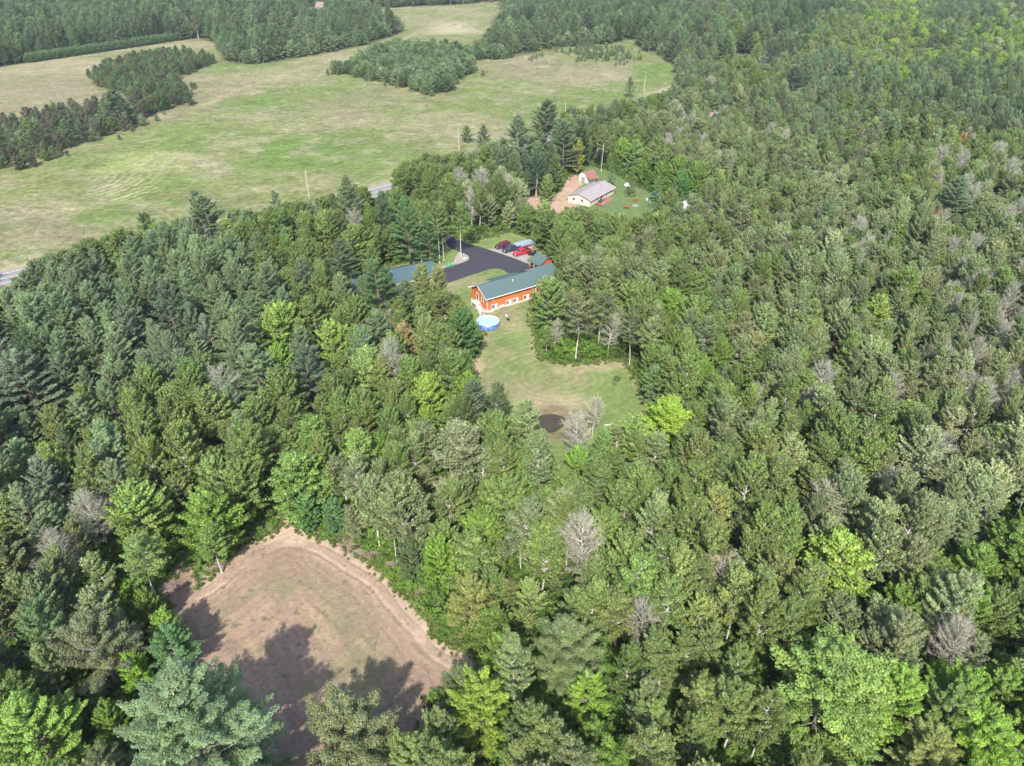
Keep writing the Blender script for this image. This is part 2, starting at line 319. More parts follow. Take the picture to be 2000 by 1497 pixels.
tag(gridmesh('neighbouring_yard', np.arange(-8, 75, .5), np.arange(205, 300, .5), .012, neigh_col, LAWN_M, inpoly(NEIGH, 1.2, 3)), 'green yard with a pinkish dirt drive round the beige house', kind='structure')
def dirt_col(x, y):
    D1 = np.array((.255, .180, .130)); D2 = np.array((.40, .305, .225)); D3 = np.array((.18, .12, .088)); GR = np.array((.150, .136, .078)); YE = np.array((.29, .225, .125))
    s = -sdf(DIRT, x, y); n = fbm(x, y, 7)[..., None]; n2 = fbm(x + 31, y + 7, 3.2)[..., None]
    # tractor passes run parallel to the right-hand edge and bend round the far corner
    rr = edist(RIDGE, x, y, False) + (fbm(x, y, 8) - .5) * 1.2
    st = (vnoise(rr, rr * 0, .42) * .6 + vnoise(rr + 9, rr * 0 + 4, .9) * .4)[..., None]
    s2 = vnoise((x * .80 + y * .6) , (y * .80 - x * .6) * .12, .55)[..., None]; c = D1 * (.66 + .38 * st + .26 * s2)
    k = np.clip((n - .42) * 5, 0, .8) * np.clip((s[..., None] - 4) / 5, 0, 1); c = c * (1 - k) + GR * 1.15 * k * 1 + 0 * k
    k = np.clip((n2 - .52) * 4, 0, .5) * (st > .5) * np.clip((s[..., None] - 5) / 5, 0, 1); c = c * (1 - k) + YE * k
    k = (np.clip(1.25 - rr / 4.6, 0, 1)[..., None]) * np.clip(.35 + 1.3 * (st - .3), 0, 1) * .6; c = c * (1 - k) + D2 * k
    k = ((rr > 1.5) & (rr < 4) & (x > -38))[..., None] * np.clip((.5 - st) * 4, 0, .3); c = c * (1 - k) + GR * k
    for r0_, w_, a_ in ((1.1, .22, .7), (2.9, .22, .7), (3.7, .18, .35), (5.4, .18, .25)):
        k = (np.clip(1.2 - np.abs(rr - r0_) / w_, 0, 1) * a_ * np.clip(vnoise(x, y, 3.5) * 1.8 - .25, 0, 1))[..., None]; c = c * (1 - k) + D2 * 1.12 * k
    k = np.clip((vnoise(x, y, .6) - .82) * 8, 0, .8)[..., None]; c = c * (1 - k) + GR * .8 * k
    px, py, _ = proj(x, y)
    for cx, cy, rx, ry, cc, q_ in ((575, 1045, 60, 22, D2, .85), (470, 1110, 80, 30, D1, .5), (520, 1075, 60, 16, D3, .35), (345, 1150, 40, 50, D3, .8), (860, 1235, 70, 26, D2, .6), (800, 1400, 60, 90, D3, .35), (560, 1110, 40, 25, D3, .3)):
        q = ((px - cx) / rx) ** 2 + ((py - cy) / ry) ** 2; k = (q_ * np.clip(1.3 - q, 0, 1))[..., None] * (.5 + st * .7); c = c * (1 - k) + cc * k
    return c * (.82 + .36 * fbm(x, y, .8)[..., None])
RIDGE = smooth(W((330, 1165), (395, 1135), (470, 1080), (560, 1040), (640, 1058), (700, 1090), (755, 1130), (805, 1185), (838, 1222), (865, 1255), (970, 1310)), 4, False)
tag(gridmesh('dirt_clearing', np.arange(-56, 5, .2), np.arange(34, 90, .2), .012, dirt_col, ground_mat('raked_soil', 1.5, .10, .16, 6), inpoly(DIRT, 1.3, 3)), 'raked bare soil clearing with pale tractor passes and thin regrowth', kind='structure')

def sheet(name, poly, z, m, thick=0):
    bm = bmesh.new(); vs = [bm.verts.new((x, y, z)) for x, y in poly]
    tri = geometry.tessellate_polygon([[Vector((x, y, 0)) for x, y in poly]])
    for t in tri:
        try: bm.faces.new([vs[i] for i in t])
        except ValueError: pass
    bmesh.ops.recalc_face_normals(bm, faces=bm.faces)
    for f in bm.faces:
        if f.normal.z < 0: f.normal_flip()
    me = bpy.data.meshes.new(name); bm.to_mesh(me); bm.free(); me.materials.append(m); return link(name, me)
def strip(name, line, w0, w1, z, m, uvlen=False):
    line = np.array(line); d = np.gradient(line, axis=0); d /= np.linalg.norm(d, axis=1)[:, None]; n = np.stack([-d[:, 1], d[:, 0]], 1)
    L_ = line + n * w0; R_ = line + n * w1; k = len(line)
    V = np.concatenate([np.c_[L_, np.full(k, z)], np.c_[R_, np.full(k, z)]]); i = np.arange(k - 1)
    return np.array(V), np.stack([i, i + k, i + k + 1, i + 1][::-1], 1)
def stripobj(name, line, w0, w1, z, m, parent=None):
    V, Fq = strip(name, line, w0, w1, z, m); me = mesh_np(name, V, Fq, [m]); return link(name, me, parent)
ASPH_OLD = mat('weathered_asphalt', (.19, .19, .195), .9, .12, 2, bump=.01); SHOULDER = mat('gravel_shoulder', (.25, .21, .15), .95, .25, 1.5, bump=.03)
tag(stripobj('road_shoulder', ROAD, -6.3, 6.3, .012, SHOULDER), kind='structure')
road = tag(stripobj('road', ROAD, -4.3, 4.3, .020, ASPH_OLD), 'grey two-lane road running past the open field', kind='structure')
PAINT_W = mat('white_paint', (.75, .74, .70), .7, .1, 3); PAINT_Y = mat('yellow_paint', (.70, .48, .08), .7, .1, 3)
stripobj('edge_line', ROAD, 3.55, 3.72, .026, PAINT_W, road); stripobj('edge_line', ROAD, -3.72, -3.55, .026, PAINT_W, road)
stripobj('centre_line', ROAD, .07, .21, .026, PAINT_Y, road); stripobj('centre_line', ROAD, -.21, -.07, .026, PAINT_Y, road)
ASPH = mat('fresh_asphalt', (.042, .040, .050), .75, .18, .8, bump=.006)
DRIVE = smooth([A(*p) for p in ((150, 545), (165, 600), (200, 660), (278, 662), (400, 622), (560, 570), (680, 530), (790, 530), (870, 575), (890, 592), (1000, 600), (1150, 560), (1135, 510), (1060, 482), (900, 418), (720, 355), (560, 306), (470, 285), (400, 255), (330, 225), (290, 200))], 4, False) + [(-29, 227), (-33, 242), (-39, 241), (-34, 224)] + \
        smooth([A(*p) for p in ((240, 215), (262, 290), (300, 325), (360, 350), (410, 372), (465, 395), (485, 425), (455, 452), (380, 480), (250, 522), (180, 540))], 4, False)
tag(sheet('driveway', DRIVE, .024, ASPH), 'fresh dark asphalt driveway in front of the orange-red house', kind='structure')
KERB = mat('pale_edging_stone', (.34, .29, .26), .9, .25, 3, bump=.02); GRAVEL = mat('gravel', (.27, .24, .23), .95, .3, 5, bump=.04)
tag(sheet('gravel_pad', smooth([A(*p) for p in ((660, 338), (760, 330), (900, 310), (1000, 262), (1090, 262), (1100, 320), (1080, 400), (1040, 440), (1045, 470), (900, 415))], 3), .018, GRAVEL), 'pale gravel parking pad beside the driveway', kind='structure')
tag(sheet('gravel_bed', smooth([A(*p) for p in ((345, 410), (390, 372), (450, 385), (478, 425), (450, 450), (370, 474), (300, 490), (180, 535), (165, 520), (330, 460))], 3), .017, GRAVEL), 'gravel planting bed on the inside bend of the driveway', kind='structure')
pond_m = mat('brown_water', (.055, .042, .024), .16, .2, .5, spec=.3)
tag(sheet('pond', smooth(W((1052, 815), (1075, 809), (1099, 814), (1104, 826), (1092, 840), (1072, 846), (1058, 834)), 5), .022, pond_m), 'small brown pond at the near edge of the lawn', kind='structure')
tag(sheet('path', [A(*p) for p in ((540, 890), (620, 925), (690, 935), (740, 930), (690, 955), (640, 955), (605, 950), (600, 1000), (585, 1000), (575, 945), (520, 870))], .02, KERB), 'pale stone path at the foot of the white deck stairs', kind='structure')
# ---------------------------------------------------------------- trees
def nrm(v): return v / (np.linalg.norm(v, axis=-1, keepdims=True) + 1e-9)
def build_tree(seed, h=18, cb=.4, rad=2.6, prof=None, n_prim=34, e0=20, e1=65, droop=0, nsub=7, sl=1.0, sr=.38, nl=26, ls=(.34, .24), up=.5, r0=.17, lean=.02, flat=1.0, leafn=1.0, wob=.25, limb=.045, tip=True, twig=False, golden=True, fork=1, back=.0, fuzz=.25, tonev=.13, ztop=.86):
    g = np.random.default_rng(seed); ls = (ls[0] * .82, ls[1] * .82); nl = int(nl * 1.4)
    WV, WF, nb = [], [], 0
    def tube(pts, rr, k=5):
        nonlocal nb
        pts = np.asarray(pts, float); n = len(pts); d = nrm(np.gradient(pts, axis=0))
        a = nrm(np.cross(d, np.where(np.abs(d[:, 2:3]) > .9, [[1, 0, 0]], [[0, 0, 1]]))); b = np.cross(d, a)
        t = np.arange(k) / k * 2 * math.pi
        V = pts[:, None] + (a[:, None] * np.cos(t)[None, :, None] + b[:, None] * np.sin(t)[None, :, None]) * np.asarray(rr)[:, None, None]
        i = np.arange(n - 1)[:, None] * k; j = np.arange(k)[None]; j2 = (j + 1) % k
        Fq = np.stack([i + j, i + j2, i + k + j2, i + k + j], -1).reshape(-1, 4) + nb
        WV.append(V.reshape(-1, 3)); WF.append(Fq); nb += n * k
    tz = np.linspace(0, 1, 12); ph = g.random(2) * 6
    cx = lean * h * tz ** 1.5 * math.cos(ph[0]) + wob * np.sin(tz * 5 + ph[1]) * tz; cy = lean * h * tz ** 1.5 * math.sin(ph[0]) + wob * np.cos(tz * 4 + ph[0]) * tz
    trunk = np.stack([cx, cy, tz * h * (ztop + .06)], 1); tube(trunk, r0 * (1 - tz) ** .7 * (1 + .5 * np.exp(-tz * 25)) + .018, 7)
    def tp(z): return np.array([np.interp(z, trunk[:, 2], trunk[:, 0]), np.interp(z, trunk[:, 2], trunk[:, 1]), z])
    LP, LN, LA, LT = [], [], [], []
    def spray(p, d, L, rad_, n, ct):
        t = g.random(n) ** .8; off = nrm(g.normal(size=(n, 3))); off[:, 2] *= flat
        rr = rad_ * (.35 + .65 * np.sin(np.clip(t * .8 + .12, 0, 1) * math.pi)) * (g.random(n) ** .4)
        q = p + d * (t * L)[:, None] + off * rr[:, None]
        no = nrm(off * leafn + np.array([0, 0, up]) + g.normal(size=(n, 3)) * fuzz)
        LP.append(q); LN.append(no); LA.append(np.repeat(d[None], n, 0) + g.normal(size=(n, 3)) * .45)
        LT.append(np.clip(ct * (1 + g.normal(size=n) * .12), .4, 1.7))
    for i in range(n_prim):
        t = (i + g.random() * .8) / n_prim
        z = h * (cb + (1 - cb) * t * ztop); z0 = z
        az = i * 2.39996 + g.normal() * .35; e = R(e0 + (e1 - e0) * t + g.normal() * 6)
        L = rad * prof(t) * g.uniform(.72, 1.12)
        if L < .25: L = .25
        p0 = tp(z0 - (L * math.sin(e) * .35 if e > .5 else 0)); d = np.array([math.cos(az) * math.cos(e), math.sin(az) * math.cos(e), math.sin(e)])
        m = 5; s = np.linspace(0, 1, m); bend = (s ** 2)[:, None] * np.array([0, 0, back * L]) ; side = nrm(np.cross(d, [0, 0, 1.])); bend = bend + side * (np.sin(s * 3) * g.normal() * .08 * L)[:, None]
        pts = p0 + d * (s * L)[:, None] + bend
        tube(pts, limb * (L / rad + .4) * (1.05 - s), 4)
        ct = 1 + g.normal() * tonev
        ns = max(3, int(nsub * (L / rad) ** .8 + .5))
        for j in range(ns):
            f = .30 + .70 * (j + g.random() * .7) / ns if ns > 1 else .7
            q = p0 + d * f * L + np.array([0, 0, back * L * f * f])
            sg = -1 if j % 2 else 1
            dd = nrm(d * .75 + side * sg * g.uniform(.25, .95) * (1.15 - f * .7) + np.array([0, 0, g.uniform(-.1, .5) * (up + .2) + back * 1.2]))
            if f > .88: dd = nrm(d + np.array([0, 0, back * 2 + .15]))
            L2 = sl * g.uniform(.7, 1.25) * (.65 + .5 * (L / rad))
            spray(q, dd, L2, sr * g.uniform(.75, 1.25), max(4, int(nl * g.uniform(.7, 1.3))), ct * (1 + g.normal() * .06))
            if twig or j % 3 == 0:
                tube([q, q + dd * L2 * .5, q + dd * L2 * .95], [.028, .02, .008] if twig else [.022, .014, .006], 3)
                if twig:
                    for _ in range(3):
                        k3 = nrm(dd + g.normal(size=3) * .55); tube([q + dd * L2 * .3, q + dd * L2 * .3 + k3 * L2 * .9], [.016, .006], 3)
    if tip and ztop > .9: spray(tp(h * .93), np.array([0, 0, 1.]), h * .055, sr * .7, nl, 1)
    LP = np.concatenate(LP); LN = np.concatenate(LN); LA = np.concatenate(LA); LT = np.concatenate(LT); n = len(LP)
    a = nrm(LA - LN * (LA * LN).sum(1, keepdims=True)); b = np.cross(LN, a)
    sc_ = g.uniform(.7, 1.3, (n, 1)); la = a * ls[0] * .5 * sc_; lb = b * ls[1] * .5 * sc_
    V = np.stack([LP - la - lb * .4, LP - la * .1 - lb, LP + la, LP - la * .1 + lb], 1)   # kite-shaped leaf tufts
    V = np.stack([LP - la, LP + lb * g.uniform(.7, 1.1, (n, 1)) - la * .15, LP + la, LP - lb * g.uniform(.7, 1.1, (n, 1)) - la * .15], 1).reshape(-1, 3)
    return dict(LV=V, LF=np.arange(n * 4).reshape(-1, 4), LT=np.repeat(LT, 4), WV=np.concatenate(WV), WF=np.concatenate(WF))

PR = dict(
  top=lambda t: max(.15, math.sqrt(max(0, 1 - max(0, (t - .42) / .62) ** 2))) * min(1, .62 + t * 1.0),
  cone=lambda t: (1 - t) ** .75 * .97 + .05,
  pine=lambda t: (min(1, .72 + t * 1.6)) * (1 - t ** 1.7) ** .7 + .10,
  round=lambda t: max(.12, math.sqrt(max(0, 1 - (2 * t * .93 - .78) ** 2 / 1.25))),
  egg=lambda t: max(.12, math.sin(math.pi * min(1, (t * .80 + .17))) ** .8),
  dome=lambda t: max(.2, (1 - t ** 2.6) ** .5) * min(1, .7 + t),
)
# name in the scene -> (category, canonical height, bark, seeds, parameters)
KINDS = {
 'white_pine': ('pine tree', 20, BARK_DARK, 5, dict(ztop=.96, h=20, cb=.12, rad=4.5, prof=PR['pine'], n_prim=84, e0=-4, e1=52, nsub=13, sl=1.15, sr=.38, nl=32, ls=(.42, .16), up=.95, flat=.6, back=.17, limb=.05, r0=.24, wob=.15, fuzz=.35, leafn=.6, tonev=.10)),
 'young_pine': ('young pine', 7, BARK_DARK, 2, dict(ztop=.96, h=7, cb=.03, rad=2.3, prof=PR['pine'], n_prim=44, e0=5, e1=60, nsub=7, sl=.8, sr=.32, nl=24, ls=(.36, .16), up=.8, flat=.8, back=.15, limb=.025, r0=.09, wob=.05, fuzz=.35)),
 'red_pine': ('pine tree', 12, BARK_DARK, 3, dict(h=12, cb=.10, rad=3.2, prof=PR['dome'], n_prim=56, e0=0, e1=66, nsub=9, sl=.8, sr=.46, nl=28, ls=(.36, .16), up=.5, flat=.9, back=.12, limb=.05, r0=.2, fuzz=.4, tonev=.16)),
 'spruce': ('spruce tree', 13, BARK_DARK, 2, dict(ztop=.96, h=13, cb=.04, rad=2.6, prof=PR['cone'], n_prim=68, e0=-12, e1=45, nsub=7, sl=.7, sr=.26, nl=22, ls=(.30, .14), up=.7, flat=.6, back=.05, limb=.03, r0=.15, wob=.05)),
 'aspen': ('aspen tree', 16, BARK_PALE, 6, dict(h=16, cb=.30, rad=3.2, prof=PR['top'], n_prim=64, e0=18, e1=66, nsub=10, sl=1.15, sr=.34, nl=24, ls=(.33, .26), up=.45, r0=.15, limb=.055, back=.13, wob=.4, lean=.02, fuzz=.45, tonev=.12)),
 'birch': ('birch tree', 17, BARK_PALE, 3, dict(h=17, cb=.42, rad=3.0, prof=PR['round'], n_prim=44, e0=0, e1=66, nsub=9, sl=1.0, sr=.42, nl=24, ls=(.30, .22), up=.4, r0=.13, limb=.045, wob=.4, lean=.025, fuzz=.45)),
 'maple': ('maple tree', 14, BARK_GREY, 5, dict(h=14, cb=.08, rad=4.4, prof=PR['top'], n_prim=84, e0=4, e1=64, nsub=11, sl=1.15, sr=.40, nl=26, ls=(.38, .30), up=.65, r0=.18, limb=.045, back=.12, wob=.25, lean=.015, flat=.8, fuzz=.28)),
 'oak': ('oak tree', 15, BARK_GREY, 3, dict(h=15, cb=.20, rad=5.2, prof=PR['dome'], n_prim=64, e0=5, e1=80, nsub=15, sl=.9, sr=.55, nl=36, ls=(.28, .24), up=.45, r0=.26, limb=.06, wob=.3, lean=.01, fuzz=.5, tonev=.08)),
 'thinning_tree': ('bare tree', 15, BARK_PALE, 4, dict(h=15, cb=.30, rad=3.2, prof=PR['top'], n_prim=36, e0=15, e1=68, nsub=9, sl=1.2, sr=.5, nl=9, ls=(.22, .16), up=.2, r0=.14, limb=.045, back=.14, wob=.3, lean=.02, twig=True, fuzz=.8, tip=False)),
 'bush': ('bush', 3, BARK_GREY, 3, dict(h=3.0, cb=.02, rad=2.1, prof=PR['dome'], n_prim=26, e0=15, e1=78, nsub=5, sl=.7, sr=.38, nl=18, ls=(.34, .26), up=.6, r0=.04, limb=.02, wob=.1, fuzz=.4, lean=0)),
}
PROTO = {}
FINE = dict(white_pine=1, maple=3, aspen=3, oak=2)      # variants with finer foliage for the trees nearest the camera
def leafmesh(nm, d): return mesh_np(nm, d['LV'], d['LF'], [LEAF], {'tone': ('FLOAT', d['LT'])})
lib = bpy.data.collections.new('tree_library')      # merged copies used only by the far, uncountable masses
libs = {}
for kn, (cat_, hh, bk, ns, prm) in KINDS.items():
    PROTO[kn] = []; lc = bpy.data.collections.new('library_' + kn); libs[kn] = lc
    for s in range(ns + FINE.get(kn, 0)):
        prm2 = dict(prm); q = random.Random(s * 31 + len(kn))
        prm2['rad'] = prm['rad'] * q.uniform(.85, 1.15); prm2['n_prim'] = int(prm['n_prim'] * q.uniform(.75, 1.15)); prm2['e1'] = prm['e1'] + q.uniform(-10, 6); prm2['wob'] = prm.get('wob', .2) * q.uniform(.7, 2.2); prm2['cb'] = prm['cb'] * q.uniform(.75, 1.15)
        if kn in ('maple', 'aspen') and s % 2: prm2['prof'] = PR['dome']; prm2['e1'] -= 10; prm2['back'] *= .35; prm2['sr'] *= 1.15; prm2['rad'] *= .95
        if s >= ns: prm2['ls'] = tuple(v * (.52 if kn == 'white_pine' else .66) for v in prm['ls']); prm2['nl'] = int(prm['nl'] * (3.4 if kn == 'white_pine' else 2.2)); prm2['rad'] = prm['rad']; prm2['cb'] = prm['cb']
        d = build_tree(1000 + s * 17 + sum(map(ord, kn)), **prm2)
        cr = leafmesh('crown', d); tr = mesh_np('trunk', d['WV'], d['WF'], [bk], smooth=True)
        V = np.concatenate([d['LV'], d['WV']]); Fq = np.concatenate([d['LF'], d['WF'] + len(d['LV'])])
        mi = np.r_[np.zeros(len(d['LF'])), np.ones(len(d['WF']))]
        tn = np.r_[d['LT'], np.ones(len(d['WV']))]
        mg = mesh_np('whole_tree', V, Fq, [LEAF, bk], {'tone': ('FLOAT', tn)}, mi)
        ob = bpy.data.objects.new('whole_tree_%02d' % s, mg); lc.objects.link(ob)
        PROTO[kn].append((cr, tr))

def gn_instances(name, kn, pts, rz, scl, idx, tint, label, cat):
    n = len(pts); me = bpy.data.meshes.new(name); me.vertices.add(n); me.vertices.foreach_set('co', np.asarray(pts, np.float32).ravel())
    for an, ty, arr in (('rz', 'FLOAT_VECTOR', np.c_[np.zeros((n, 2)), rz]), ('scl', 'FLOAT_VECTOR', scl), ('idx', 'INT', idx), ('tint', 'FLOAT_VECTOR', tint)):
        a = me.attributes.new(an, ty, 'POINT'); a.data.foreach_set('value' if ty == 'INT' else 'vector', np.asarray(arr, np.int32 if ty == 'INT' else np.float32).ravel())
    o = link(name, me); tag(o, label, cat, kind='stuff')
    g = bpy.data.node_groups.new('scatter_' + name, 'GeometryNodeTree')
    g.interface.new_socket('Geometry', in_out='INPUT', socket_type='NodeSocketGeometry'); g.interface.new_socket('Geometry', in_out='OUTPUT', socket_type='NodeSocketGeometry')
    gi = g.nodes.new('NodeGroupInput'); go = g.nodes.new('NodeGroupOutput'); m2p = g.nodes.new('GeometryNodeMeshToPoints'); ci = g.nodes.new('GeometryNodeCollectionInfo'); ip = g.nodes.new('GeometryNodeInstanceOnPoints')
    ci.inputs['Collection'].default_value = libs[kn]; ci.inputs['Separate Children'].default_value = True; ci.inputs['Reset Children'].default_value = True
    ip.inputs['Pick Instance'].default_value = True
    L = g.links.new; L(gi.outputs[0], m2p.inputs['Mesh']); L(m2p.outputs[0], ip.inputs['Points']); L(ci.outputs[0], ip.inputs['Instance'])
    def at(nm, ty):
        a = g.nodes.new('GeometryNodeInputNamedAttribute'); a.data_type = ty; a.inputs['Name'].default_value = nm; return a.outputs['Attribute']
    L(at('rz', 'FLOAT_VECTOR'), ip.inputs['Rotation']); L(at('scl', 'FLOAT_VECTOR'), ip.inputs['Scale']); L(at('idx', 'INT'), ip.inputs['Instance Index'])
    L(ip.outputs[0], go.inputs[0])
    md = o.modifiers.new('scatter', 'NODES'); md.node_group = g
    return o
# ---------------------------------------------------------------- buildings and things in the two yards
def at(p, z=0): return (p[0], p[1], z)
RED = mat('orange_red_siding', (.50, .145, .048), .7, .10, 1.2, stretch=(.3, .3, 9)); RED2 = mat('red_shed_siding', (.50, .085, .035), .7, .12, 2, stretch=(.5, .5, 8))
ROOF_G = mat('green_shingles', (.070, .110, .108), .85, .22, 5, bump=.01, stretch=(1, 1, 3)); ROOF_M = mat('green_metal_roof', (.075, .12, .13), .45, .08, 1, metal=.2)
WHITE = mat('white_trim', (.60, .59, .56), .6, .06, 2); GLASS = mat('dark_glass', (.03, .035, .05), .12, .2, 1, spec=.7)
CREAM = mat('cream_siding', (.56, .51, .42), .75, .06, 2, stretch=(.2, .2, 12)); ROOF_T = mat('taupe_shingles', (.27, .235, .235), .9, .2, 4, bump=.01); ROOF_B = mat('brown_red_shingles', (.22, .105, .085), .9, .2, 4)
CONC = mat('pale_concrete', (.55, .52, .47), .9, .12, 2); WOOD = mat('grey_wood', (.28, .23, .19), .85, .2, 3, stretch=(1, 8, 1)); DECKW = mat('red_brown_decking', (.34, .12, .07), .8, .2, 3, stretch=(8, 1, 1))
BLACK = mat('black_rubber', (.02, .02, .022), .8, .1, 3); STEEL = mat('grey_steel', (.35, .36, .37), .4, .1, 3, metal=.7)
ROOF_P = mat('pinkish_shingles', (.21, .155, .14), .9, .15, 4)

def gable_roof(m, L, D, eave, ridge, ov=.5, th=.16, u0=0.0):
    """closed roof slab pair, ridge along x"""
    y0, y1 = -ov, D + ov; ym = D / 2; sl = (ridge - eave) / (D / 2); e = eave - sl * ov
    prof = [(y0, e), (ym, ridge), (y1, e), (y1, e - th), (ym, ridge - th), (y0, e - th)]
    n = 6; x0, x1 = u0 - ov, u0 + L + ov
    vs = [m.bm.verts.new((x0, y, z)) for y, z in prof] + [m.bm.verts.new((x1, y, z)) for y, z in prof]
    m.bm.faces.new(vs[:n]); m.bm.faces.new(vs[n:][::-1])
    for i in range(n): m.bm.faces.new([vs[i], vs[i + n], vs[(i + 1) % n + n], vs[(i + 1) % n]])
    return m
def gable_wall(m, L, D, eave, ridge, th=.2, u0=0.0, base=0.0, y0=0.0):
    prof = [(y0, base), (y0 + D, base), (y0 + D, eave - .12), (y0 + D / 2, ridge - .22), (y0, eave - .12)]
    n = 5; vs = [m.bm.verts.new((u0, y, z)) for y, z in prof] + [m.bm.verts.new((u0 + L, y, z)) for y, z in prof]
    m.bm.faces.new(vs[:n]); m.bm.faces.new(vs[n:][::-1])
    for i in range(n): m.bm.faces.new([vs[i], vs[i + n], vs[(i + 1) % n + n], vs[(i + 1) % n]])
    return m
def window(root, x, z, w_, h_, y=0.0, face='S', t=.10, name='window'):
    """white frame with a dark pane, on the y side (S: faces -y, N: +y, W: faces -x at x)"""
    s = -1 if face in 'SW' else 1
    f = MB(); g_ = MB()
    if face in 'SN':
        for c, d in (((x, y + s * .03, z + h_ / 2), (w_, .12, t)), ((x, y + s * .03, z - h_ / 2), (w_, .12, t)), ((x - w_ / 2, y + s * .032, z), (t, .12, h_ + t)), ((x + w_ / 2, y + s * .032, z), (t, .12, h_ + t)), ((x, y + s * .025, z), (.05, .11, h_))): f.box(c, d)
        g_.box((x, y + s * .012, z), (w_ - t, .06, h_ - t))
    else:
        for c, d in (((x + s * .03, y, z + h_ / 2), (.12, w_, t)), ((x + s * .03, y, z - h_ / 2), (.12, w_, t)), ((x + s * .032, y - w_ / 2, z), (.12, t, h_ + t)), ((x + s * .032, y + w_ / 2, z), (.12, t, h_ + t))): f.box(c, d)
        g_.box((x + s * .012, y, z), (.06, w_ - t, h_ - t))
    fo = f.build(name, WHITE, root); g_.build('pane', GLASS, fo); return fo

HA = R(33)
hs = tag(empty('house', at(HOUSE_O), HA), 'long orange-red house with a green shingle roof and white side stair', 'house')
E_, RG = 4.2, 6.2
gable_wall(MB(), 15.2, 7.6, E_, RG, base=.35).build('wall', RED, hs)
gable_wall(MB(), 7.4, 7.2, E_ - .05, RG - .1, u0=15.25, y0=1.3, base=.35).build('wall', RED, hs)
MB().box((9.25, 8.35, 1.75), (7.0, 1.7, 2.9)).build('wall', RED, hs)
MB().box((7.6, 3.8, .17), (15.3, 7.7, .36)).box((19.0, 4.9, .165), (7.5, 7.3, .35)).build('foundation', CONC, hs)
rf = gable_roof(MB(), 15.2, 7.6, E_, RG, .55).build('roof', ROOF_G, hs)
m = gable_roof(MB(), 7.6, 7.2, E_ - .05, RG - .06, .5, u0=15.5); bmesh.ops.translate(m.bm, verts=m.bm.verts, vec=(0, 1.3, 0)); m.build('roof', ROOF_G, hs)
MB().poly([(5.5, 3.9, RG + .02), (13.0, 3.9, RG + .02), (13.2, 9.9, 3.75), (5.3, 9.9, 3.75), (5.3, 9.9, 3.6), (13.2, 9.9, 3.6), (5.5, 3.9, RG - .2), (13.0, 3.9, RG - .2)], [(0, 1, 2, 3), (3, 2, 5, 4), (0, 3, 4, 6), (1, 7, 5, 2), (6, 4, 5, 7)]).build('roof', ROOF_G, hs)
MB().box((6.8, 3.8, RG + .035), (17, .3, .06)).build('ridge_cap', mat('dark_green_cap', (.045, .09, .09), .85, .1, 3), rf)
m = MB(); eo = E_ - (RG - E_) / 3.8 * .55
m.box((7.6, -.62, eo - .08), (16.4, .10, .2)); m.box((7.6, 8.22, eo - .08), (16.4, .10, .2)); m.build('gutter', WHITE, hs)
for xx in (-.6,):
    m = MB(); m.poly([(xx, -.6, eo), (xx, 3.8, RG + .03), (xx, 8.2, eo), (xx, 8.2, eo - .25), (xx, 3.8, RG - .24), (xx, -.6, eo - .25)] + [(xx + .06, -.6, eo), (xx + .06, 3.8, RG + .03), (xx + .06, 8.2, eo), (xx + .06, 8.2, eo - .25), (xx + .06, 3.8, RG - .24), (xx + .06, -.6, eo - .25)],
        [(0, 1, 4, 5), (1, 2, 3, 4), (6, 11, 10, 7), (7, 10, 9, 8), (0, 6, 7, 1), (1, 7, 8, 2), (5, 4, 10, 11), (4, 3, 9, 10), (0, 5, 11, 6), (2, 8, 9, 3)]); m.build('barge_board', WHITE, hs)
MB().box((.05, -.06, 2.0), (.14, .14, 3.6)).box((.7, -.35, .12), (1.5, .12, .12), rz=-.3).build('downpipe', WHITE, hs); MB().box((15.1, -.06, 2.0), (.14, .14, 3.6)).build('downpipe', WHITE, hs)
for x in (1.9, 8.0, 11.3, 14.0): window(hs, x, 3.3, .8, .65, t=.08)
for x, ww in ((1.9, .9), (6.2, .8), (8.4, .9), (11.7, .9)):
    window(hs, x, 1.1, ww, 1.1, t=.12)
    MB().box((x + .86, -.06, 1.1), (.7, .1, 1.2)).build('window_shutter', WHITE, hs)
m = MB(); m.box((4.3, -.22, .6), (1.4, .3, .5)).box((5.0, -.24, .9), (.3, .2, .2)); m.build('utility_box', WHITE, hs)
MB().cyl((9.3, 2.2, 5.45), .09, .8, 10).cyl((9.3, 2.2, 5.85), .14, .06, 10).build('vent_pipe', WHITE, rf)
window(hs, 0, 2.5, .9, 2.1, y=4.6, face='W', name='door'); window(hs, 0, 2.8, .9, 1.0, y=2.0, face='W')
m = MB(); m.box((-.75, 4.3, 1.15), (1.4, 2.4, .14))
for i in range(7): m.box((-1.0 - i * .27 * .2, 3.1 - .3 - i * .30, 1.0 - i * .16), (1.1, .32, .05))
for p in ((-1.35, 3.2), (-1.35, 5.4)): m.box((p[0], p[1], .55), (.1, .1, 1.1))
m.build('stair', WHITE, hs)
m = MB(); m.bar((-1.42, 5.5, 2.1), (-1.42, 3.1, 2.1), .05); m.bar((-1.42, 3.1, 2.1), (-1.7, .9, .95), .05); m.bar((-.45, 3.1, 2.1), (-.75, .9, .95), .05)
for i in range(9): t = i / 8; m.bar((-1.42, 5.5 - 2.4 * t, 1.2), (-1.42, 5.5 - 2.4 * t, 2.1), .025)
for i in range(7): t = i / 6; m.bar((-1.42 - .28 * t, 3.1 - 2.2 * t, 1.1 - 1.1 * t), (-1.42 - .28 * t, 3.1 - 2.2 * t, 2.1 - 1.15 * t), .025); m.bar((-.45 - .3 * t, 3.1 - 2.2 * t, 1.1 - 1.1 * t), (-.45 - .3 * t, 3.1 - 2.2 * t, 2.1 - 1.15 * t), .025)
m.build('railing', WHITE, hs)

